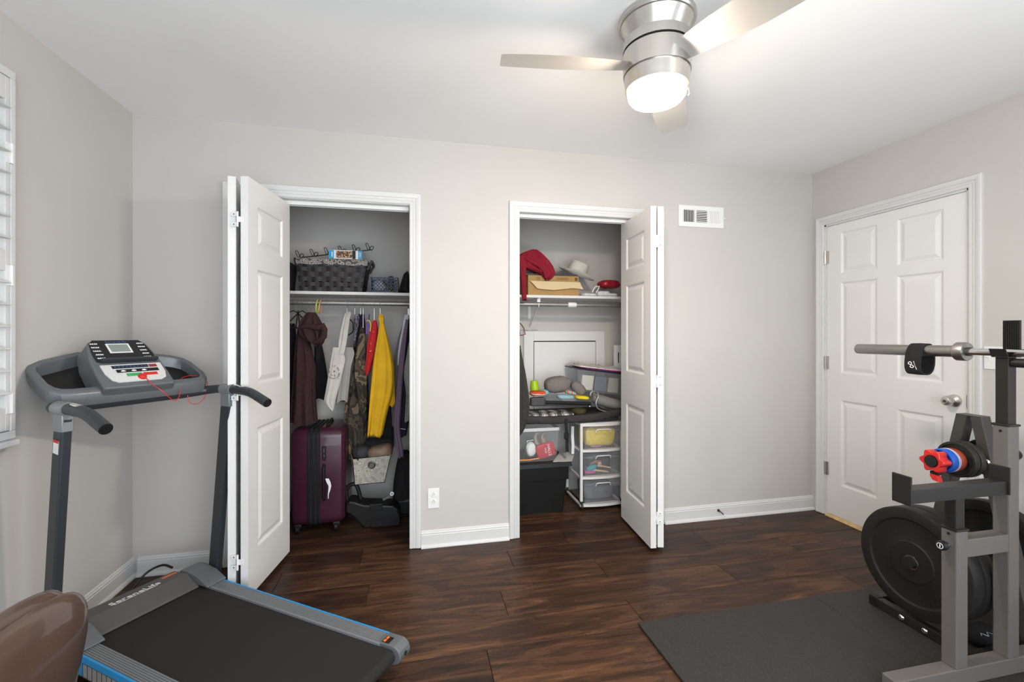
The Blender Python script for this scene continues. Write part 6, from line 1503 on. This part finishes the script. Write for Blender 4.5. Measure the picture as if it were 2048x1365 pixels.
o = obj('plush_arm', MB().tube([(2.352, 0.460, 0.450), (2.329, 0.460, 0.477), (2.322, 0.460, 0.516), (2.332, 0.460, 0.541), (2.352, 0.460, 0.548)], [0.014, 0.015, 0.013, 0.011, 0.008], 12), 'cream'); o.name = 'plush_toy'; tag(o, 'curved cream plush toy in the clear bin', 'toy')
o = obj('plush_toy', MB().tube([(2.397, 0.450, 0.456), (2.383, 0.450, 0.483), (2.370, 0.450, 0.516), (2.380, 0.450, 0.544), (2.397, 0.450, 0.547)], [0.022, 0.019, 0.013, 0.012, 0.008], 12), mat('tan_plush', (0.42, 0.33, 0.24), 0.9)); tag(o, 'tan plush toy standing beside the red candy bag', 'toy')
o = obj('blue_cloth', pillow(MB(), (2.323, 0.440, 0.443), 0.020, 0.02, 0.016, e=0.8, seed=2), mat('denim', (0.10, 0.20, 0.36), 0.8)); tag(o, 'small blue cloth behind the red candy bag', 'cloth')
o = obj('wire_loop', MB().tube([(2.224, 0.385, 0.383), (2.227, 0.385, 0.437), (2.233, 0.385, 0.480), (2.246, 0.385, 0.508), (2.292, 0.385, 0.512)], 0.003, 7), 'chrome'); tag(o, 'thin metal wire loop at the left of the clear bin', 'wire')
o = obj('pencil', MB().tube([(2.178, 0.335, 0.387), (2.246, 0.335, 0.385), (2.317, 0.335, 0.393)], 0.0042, 8), mat('orange_pink', (0.85, 0.32, 0.10), 0.5)); tag(o, 'orange stick lying on the lid of the black tote', 'stick')
o = obj('flyer', sheet([Vector(p) for p in [((2.420, 0.330, 0.384)[0], 0.335, tzr + 0.001), ((2.558, 0.330, 0.363)[0], 0.32, tzr + 0.001), ((2.645, 0.400, 0.397)[0], 0.50, tzr + 0.006), ((2.529, 0.400, 0.411)[0], 0.52, tzr + 0.012)]], 0.0012, (0, 0, 1)), ramp_mat('printed_paper', 'wavey', [(0.0, (0.62, 0.61, 0.59)), (0.7, (0.66, 0.65, 0.63)), (0.85, (0.35, 0.34, 0.33))], 0.8, 30, distort=3, interp='LINEAR')); tag(o, 'white printed flyer on the corner of the black tote lid', 'flyer')
o = obj('paper_strip', MB().loft([[(p[0] - 0.011, p[1], p[2]), (p[0] + 0.011, p[1], p[2]), (p[0] + 0.011, p[1] + 0.001, p[2]), (p[0] - 0.011, p[1] + 0.001, p[2])] for p in [(2.612, 0.450, 0.583), (2.610, 0.450, 0.511), (2.614, 0.450, 0.445), (2.612, 0.450, 0.376)]], smooth=False), 'white'); tag(o, 'narrow white paper strip hanging beside the drawer cart', 'paper strip')

# ---- grey fabric playmat edge and strap
MT['mauve'] = mat('grey_mauve_cloth', (0.042, 0.035, 0.037), 0.9, var=0.15, vscale=20, bump=0.2, bscale=150)
fz = max(zt_, kz1) + 0.008
pm = thing('folded_playpen', 'folded dark mauve fabric playpen lying across bin and drawer cart', 'playpen', ((2.1 + 2.9) / 2, 0.5, fz))
pts_ = [(2.207, 0.335, 0.671), (2.285, 0.335, 0.661), (2.376, 0.335, 0.652), (2.467, 0.335, 0.651), (2.560, 0.335, 0.654), (2.654, 0.335, 0.660), (2.750, 0.335, 0.670), (2.846, 0.335, 0.683), (2.950, 0.335, 0.695)]
rings = []
for i, p in enumerate(pts_):
    zc = max(p[2], fz + 0.030); ring = []
    for k in range(20):
        a = 2 * math.pi * k / 20; c, s = math.cos(a), math.sin(a)
        ring.append((p[0], 0.345 + 0.022 * math.copysign(abs(c) ** 0.7, c) + 0.004 * math.sin(3 * i + 5 * s), zc + 0.027 * math.copysign(abs(s) ** 0.8, s) + 0.003 * math.sin(i * 1.7)))
    rings.append(ring)
obj('front_edge', MB().loft(rings), 'mauve', pm)
xl_, xr_ = pts_[0][0], pts_[-1][0]
obj('pad', MB().rbox((xl_ + 0.01, 0.35, fz + 0.001), (xr_ - 0.01, 0.72, fz + 0.050), 0.02), 'mauve', pm)
ribbon('strap', [(2.514, 0.318, 0.670), (2.514, 0.318, 0.633), (2.516, 0.318, 0.595), (2.518, 0.318, 0.568)], (0.0115, 0, 0), 'black', pm, 0.003)
ribbon('strap', [(2.523, 0.325, 0.524), (2.523, 0.325, 0.480), (2.525, 0.325, 0.429)], (0.011, 0, 0), 'black', pm, 0.003)
obj('buckle', MB().rbox(((2.498, 0.315, 0.546)[0], 0.308, (2.513, 0.315, 0.524)[2]), ((2.532, 0.315, 0.545)[0], 0.324, (2.513, 0.315, 0.569)[2]), 0.005), 'black', pm)
pt = fz + 0.052
# papers
o = obj('newspaper', MB().rbox(((2.255, 0.360, 0.719)[0], 0.37, pt), ((2.593, 0.360, 0.707)[0], 0.56, pt + 0.012), 0.002), ramp_mat('newsprint', 'wavex', [(0.0, (0.10, 0.09, 0.09)), (0.35, (0.62, 0.60, 0.58)), (0.6, (0.15, 0.14, 0.14)), (0.8, (0.66, 0.64, 0.62))], 0.8, 4.0, distort=6)); tag(o, 'crumpled grey and white papers on the playpen', 'papers')
o = obj('olive_cloth', pillow(MB(), (2.638, 0.400, 0.704), 0.055, 0.045, 0.024, n=28, e=0.8, wob=0.09, seed=14), mat('olive_knit', (0.055, 0.050, 0.015), 0.95, var=0.3, vscale=60, bump=0.5, bscale=200)); tag(o, 'bunched olive green cloth on the playpen', 'cloth')
# black folded frame
ffz = (2.482, 0.380, 0.772)[2]
ff = thing('folding_frame', 'black folded metal frame lying above the papers', 'frame', (2.488, 0.380, 0.746))
obj('front_tube', MB().bar((2.300, 0.370, 0.792), (2.716, 0.370, 0.765), 0.026, 0.018), 'black', ff, bevel=0.003)
obj('front_tube', MB().bar((2.356, 0.385, 0.761), (2.734, 0.385, 0.741), 0.018, 0.014), mat('charcoal_tube', (0.03, 0.03, 0.032), 0.4), ff, bevel=0.003)
obj('rear_tube', MB().bar((2.334, 0.560, 0.755), (2.793, 0.560, 0.728), 0.024, 0.020), 'black', ff, bevel=0.003)
obj('end_tube', MB().bar((2.713, 0.370, 0.763), (2.790, 0.560, 0.726), 0.024, 0.020), 'black', ff, bevel=0.003)
obj('clamp_block', MB().rbox(((2.263, 0.360, 0.785)[0], 0.352, (2.280, 0.360, 0.757)[2]), ((2.372, 0.360, 0.781)[0], 0.40, (2.280, 0.360, 0.820)[2]), 0.010), mat('dark_grey_plastic', (0.045, 0.042, 0.045), 0.45), ff)
obj('rivet', MB().lathe([(0, -0.004), (0.006, -0.003), (0.007, 0.0)], (2.710, 0.355, 0.745), 'y', 14), 'chrome', ff)
# colourful cloths
def cloth(name, label, c, s, col, seed, cat='cloth', e=0.6, rot=0, tex=None):
    o = obj(name, pillow(MB(), c, *s, n=28, e=e, wob=0.04, seed=seed, rot=Matrix.Rotation(R_(rot), 3, 'Y')), tex or mat(name + '_mat', col, 0.85, var=0.1, vscale=15)); tag(o, label, cat)
cloth('rolled_cloth', 'red and white rolled cloth left of the grey pillows', (2.326, 0.400, 0.846), (0.058, 0.05, 0.018), None, 31, tex=ramp_mat('red_white_swirl', 'wavez', [(0.0, (0.60, 0.075, 0.02)), (0.72, (0.62, 0.09, 0.02)), (0.86, (0.6, 0.55, 0.5))], 0.8, 9, distort=3))
cloth('rolled_cloth', 'light blue cloth under the red and white roll', (2.381, 0.470, 0.844), (0.050, 0.04, 0.020), (0.22, 0.46, 0.52), 32)
cloth('rolled_cloth', 'aqua and white patterned cloth on the black folded frame', (2.530, 0.390, 0.816), (0.062, 0.045, 0.017), None, 33, rot=4, tex=ramp_mat('aqua_white_blocks', 'wavex', [(0.0, (0.20, 0.42, 0.50)), (0.45, (0.55, 0.56, 0.52)), (0.75, (0.03, 0.03, 0.03)), (0.85, (0.25, 0.45, 0.52))], 0.8, 12, distort=2))
cloth('rolled_cloth', 'bright yellow cloth at the right of the black folded frame', (2.658, 0.390, 0.807), (0.052, 0.04, 0.013), (0.72, 0.56, 0.02), 34, rot=6)
cloth('rolled_cloth', 'red, white and teal striped cloth between the grey pillows', (2.592, 0.440, 0.839), (0.045, 0.035, 0.014), None, 35, rot=14, tex=ramp_mat('candy_stripes', 'wavex', [(0.0, (0.62, 0.10, 0.05)), (0.28, (0.62, 0.58, 0.5)), (0.5, (0.25, 0.12, 0.35)), (0.62, (0.62, 0.58, 0.5)), (0.8, (0.05, 0.40, 0.42))], 0.8, 10))
MT['mesh'] = ramp_mat('taupe_mesh', 'voronoi', [(0.0, (0.10, 0.088, 0.078)), (0.6, (0.22, 0.195, 0.175))], 0.9, 300, interp='LINEAR', bump=0.4)
cloth('neck_pillow', 'large taupe mesh travel pillow on the pile', (2.494, 0.470, 0.898), (0.100, 0.07, 0.060), None, 36, 'pillow', 0.75, rot=-6, tex=MT['mesh'])
cloth('neck_pillow', 'small taupe mesh pillow leaning against the clear lidded bin', (2.646, 0.430, 0.870), (0.062, 0.05, 0.040), None, 37, 'pillow', 0.8, rot=42, tex=MT['mesh'])
cup = thing('plastic_cup', 'lime green plastic cup upside down on the pile', 'cup', (2.319, 0.460, 0.864))
ctop, cbot = Vector((2.316, 0.460, 0.931)), Vector((2.320, 0.460, 0.863)); hh = (ctop - cbot).length
obj('cup_wall', MB().lathe([(0.034, 0.0), (0.0345, 0.003), (0.026, hh - 0.004), (0.024, hh), (0.0, hh)], (0, 0, 0), 'z', 32, cap=False).xf(Matrix.Translation(cbot) @ Matrix.Rotation(R_(-5), 4, 'Y')), mat('lime_plastic', (0.36, 0.55, 0.01), 0.35), cup)

# ---- clear lidded bin at the right
qx0, qx1 = (2.630, 0.420, 0.895)[0], (3.061, 0.420, 0.884)[0]; qz0, qz1 = (2.835, 0.420, 0.826)[2], (2.712, 0.420, 0.985)[2]
lb = thing('lidded_bin', 'clear plastic bin with dark lid tilted on the pile at right', 'storage bin', ((qx0 + qx1) / 2, 0.55, qz0 - 0.01))
tl = Matrix.Translation(((qx0 + qx1) / 2, 0.56, (qz0 + qz1) / 2)) @ Matrix.Rotation(R_(7), 4, 'Y')
hx, hy_, hz_ = (qx1 - qx0) / 2, 0.14, (qz1 - qz0) / 2
rg = taper(-hx + 0.02, hx - 0.02, -hx, hx, -hy_ + 0.012, hy_ - 0.012, -hy_, hy_, -hz_, hz_)
obj('bin_wall', MB().loft(rg, cap=False, smooth=False).xf(tl), 'clear2', lb)
obj('bin_floor', MB().add(rg[0], [(0, 1, 2, 3)]).xf(tl), 'clear2', lb)
obj('lid', MB().rbox((-hx - 0.006, -hy_ - 0.006, hz_), (hx + 0.006, hy_ + 0.006, hz_ + 0.010), 0.003).xf(tl), mat('indigo_lid', (0.025, 0.02, 0.05), 0.4), lb)
for i, (a, w, col, lab) in enumerate(((-0.55, 0.24, (0.55, 0.52, 0.47), 'cream card inside the clear lidded bin'), (-0.05, 0.25, (0.11, 0.13, 0.17), 'slate blue card inside the clear lidded bin'), (0.45, 0.22, (0.33, 0.31, 0.28), 'grey card inside the clear lidded bin'))):
    o = obj('card_sheet', MB().rbox((hx * (a - w * 0.9), -hy_ + 0.022 + 0.004 * i, -hz_ + 0.012), (hx * (a + w * 0.9), -hy_ + 0.055, hz_ * 0.55), 0.004).xf(tl), mat('card_%d' % i, col, 0.7)); tag(o, lab, 'card')
mag = ramp_mat('floral_white_print', 'noise', [(0.0, (0.20, 0.17, 0.10)), (0.36, (0.62, 0.60, 0.56)), (0.62, (0.66, 0.63, 0.60)), (0.68, (0.35, 0.22, 0.22))], 0.5, 28)
for i, (z_, dxx, yaw, mm, lab) in enumerate(((0.010, 0.05, 3, mat('purple_card', (0.10, 0.03, 0.17), 0.5), 'purple folder on the lidded bin under the magazines'), (0.016, 0.02, -5, mat('hot_pink_card', (0.60, 0.03, 0.14), 0.5), 'hot pink folder sticking out of the pile on the lidded bin'), (0.022, 0.0, 4, MT['white'], 'plain white paper sheet on the lidded bin'))):
    mm_ = tl @ Matrix.Translation((dxx - 0.005, -0.01, hz_ + z_ + 0.001)) @ Matrix.Rotation(R_(yaw), 4, 'Z')
    o = obj('folder', MB().rbox((-hx + 0.002, -hy_ + 0.005, 0), (hx - 0.02, hy_ - 0.02, 0.0045), 0.001).xf(mm_), mm); tag(o, lab, 'folder')
ring_ = []
for i in range(15):
    x = -hx + 0.01 + (2 * hx - 0.02) * i / 14; w = 0.008 * math.sin(i * 1.3) + 0.006 * math.sin(i * 2.9)
    ring_.append([(x, -hy_ + 0.012, hz_ + 0.030 + w * 0.2), (x, -0.02, hz_ + 0.046 + w), (x, hy_ - 0.03, hz_ + 0.036), (x, hy_ - 0.03, hz_ + 0.028), (x, -hy_ + 0.012, hz_ + 0.0275)])
o = obj('gift_wrap', MB().loft(ring_).xf(tl), mag); tag(o, 'crumpled white floral wrapping paper on top of the lidded bin', 'wrapping paper')
MT['ribgrey'] = ramp_mat('grey_ribbed_mesh', 'wavex', [(0.0, (0.13, 0.12, 0.112)), (0.5, (0.30, 0.28, 0.26))], 0.85, 60, interp='LINEAR')
rm_ = []
for p in [(2.749, 0.420, 0.811), (2.785, 0.420, 0.787), (2.866, 0.420, 0.762), (2.959, 0.420, 0.735), (3.035, 0.420, 0.715)]:
    rm_.append([(p[0], 0.43 + 0.05 * math.cos(2 * math.pi * k / 16), p[2] + 0.042 * math.sin(2 * math.pi * k / 16)) for k in range(16)])
o = obj('mesh_roll', MB().loft(rm_), 'ribgrey'); tag(o, 'rolled grey ribbed mesh under the lidded bin', 'mesh roll')
o = obj('bent_tube', MB().tube(spline([(2.709, 0.345, 0.826), (2.712, 0.345, 0.845), (2.727, 0.345, 0.856), (2.748, 0.345, 0.855), (2.766, 0.345, 0.841), (2.771, 0.345, 0.815), (2.757, 0.345, 0.788), (2.753, 0.345, 0.760), (2.766, 0.345, 0.731), (2.802, 0.345, 0.713), (2.875, 0.345, 0.690), (2.967, 0.345, 0.660)]), 0.0052, 10), mat('grey_tube', (0.36, 0.36, 0.36), 0.35, 0.6)); tag(o, 'bent grey metal tube in front of the rolled mesh', 'tube')
wb = thing('white_board', 'white board with a dark slot standing at the back right of the closet', 'board', ((3.108, 0.620, 1.041)[0], 0.62, (3.108, 0.620, 0.954)[2]))
obj('board', MB().rbox(((3.027, 0.620, 1.184)[0], 0.60, (3.055, 0.620, 0.955)[2]), ((3.189, 0.620, 1.183)[0], 0.64, (3.055, 0.620, 1.185)[2]), 0.003), 'white', wb)
obj('slot', MB().box(((3.048, 0.600, 1.123)[0], 0.5985, (3.048, 0.600, 1.043)[2]), ((3.056, 0.600, 1.123)[0], 0.5998, (3.048, 0.600, 1.126)[2])), 'dark', wb)


for o in bpy.data.objects:
    if '_abs' in o: del o['_abs']
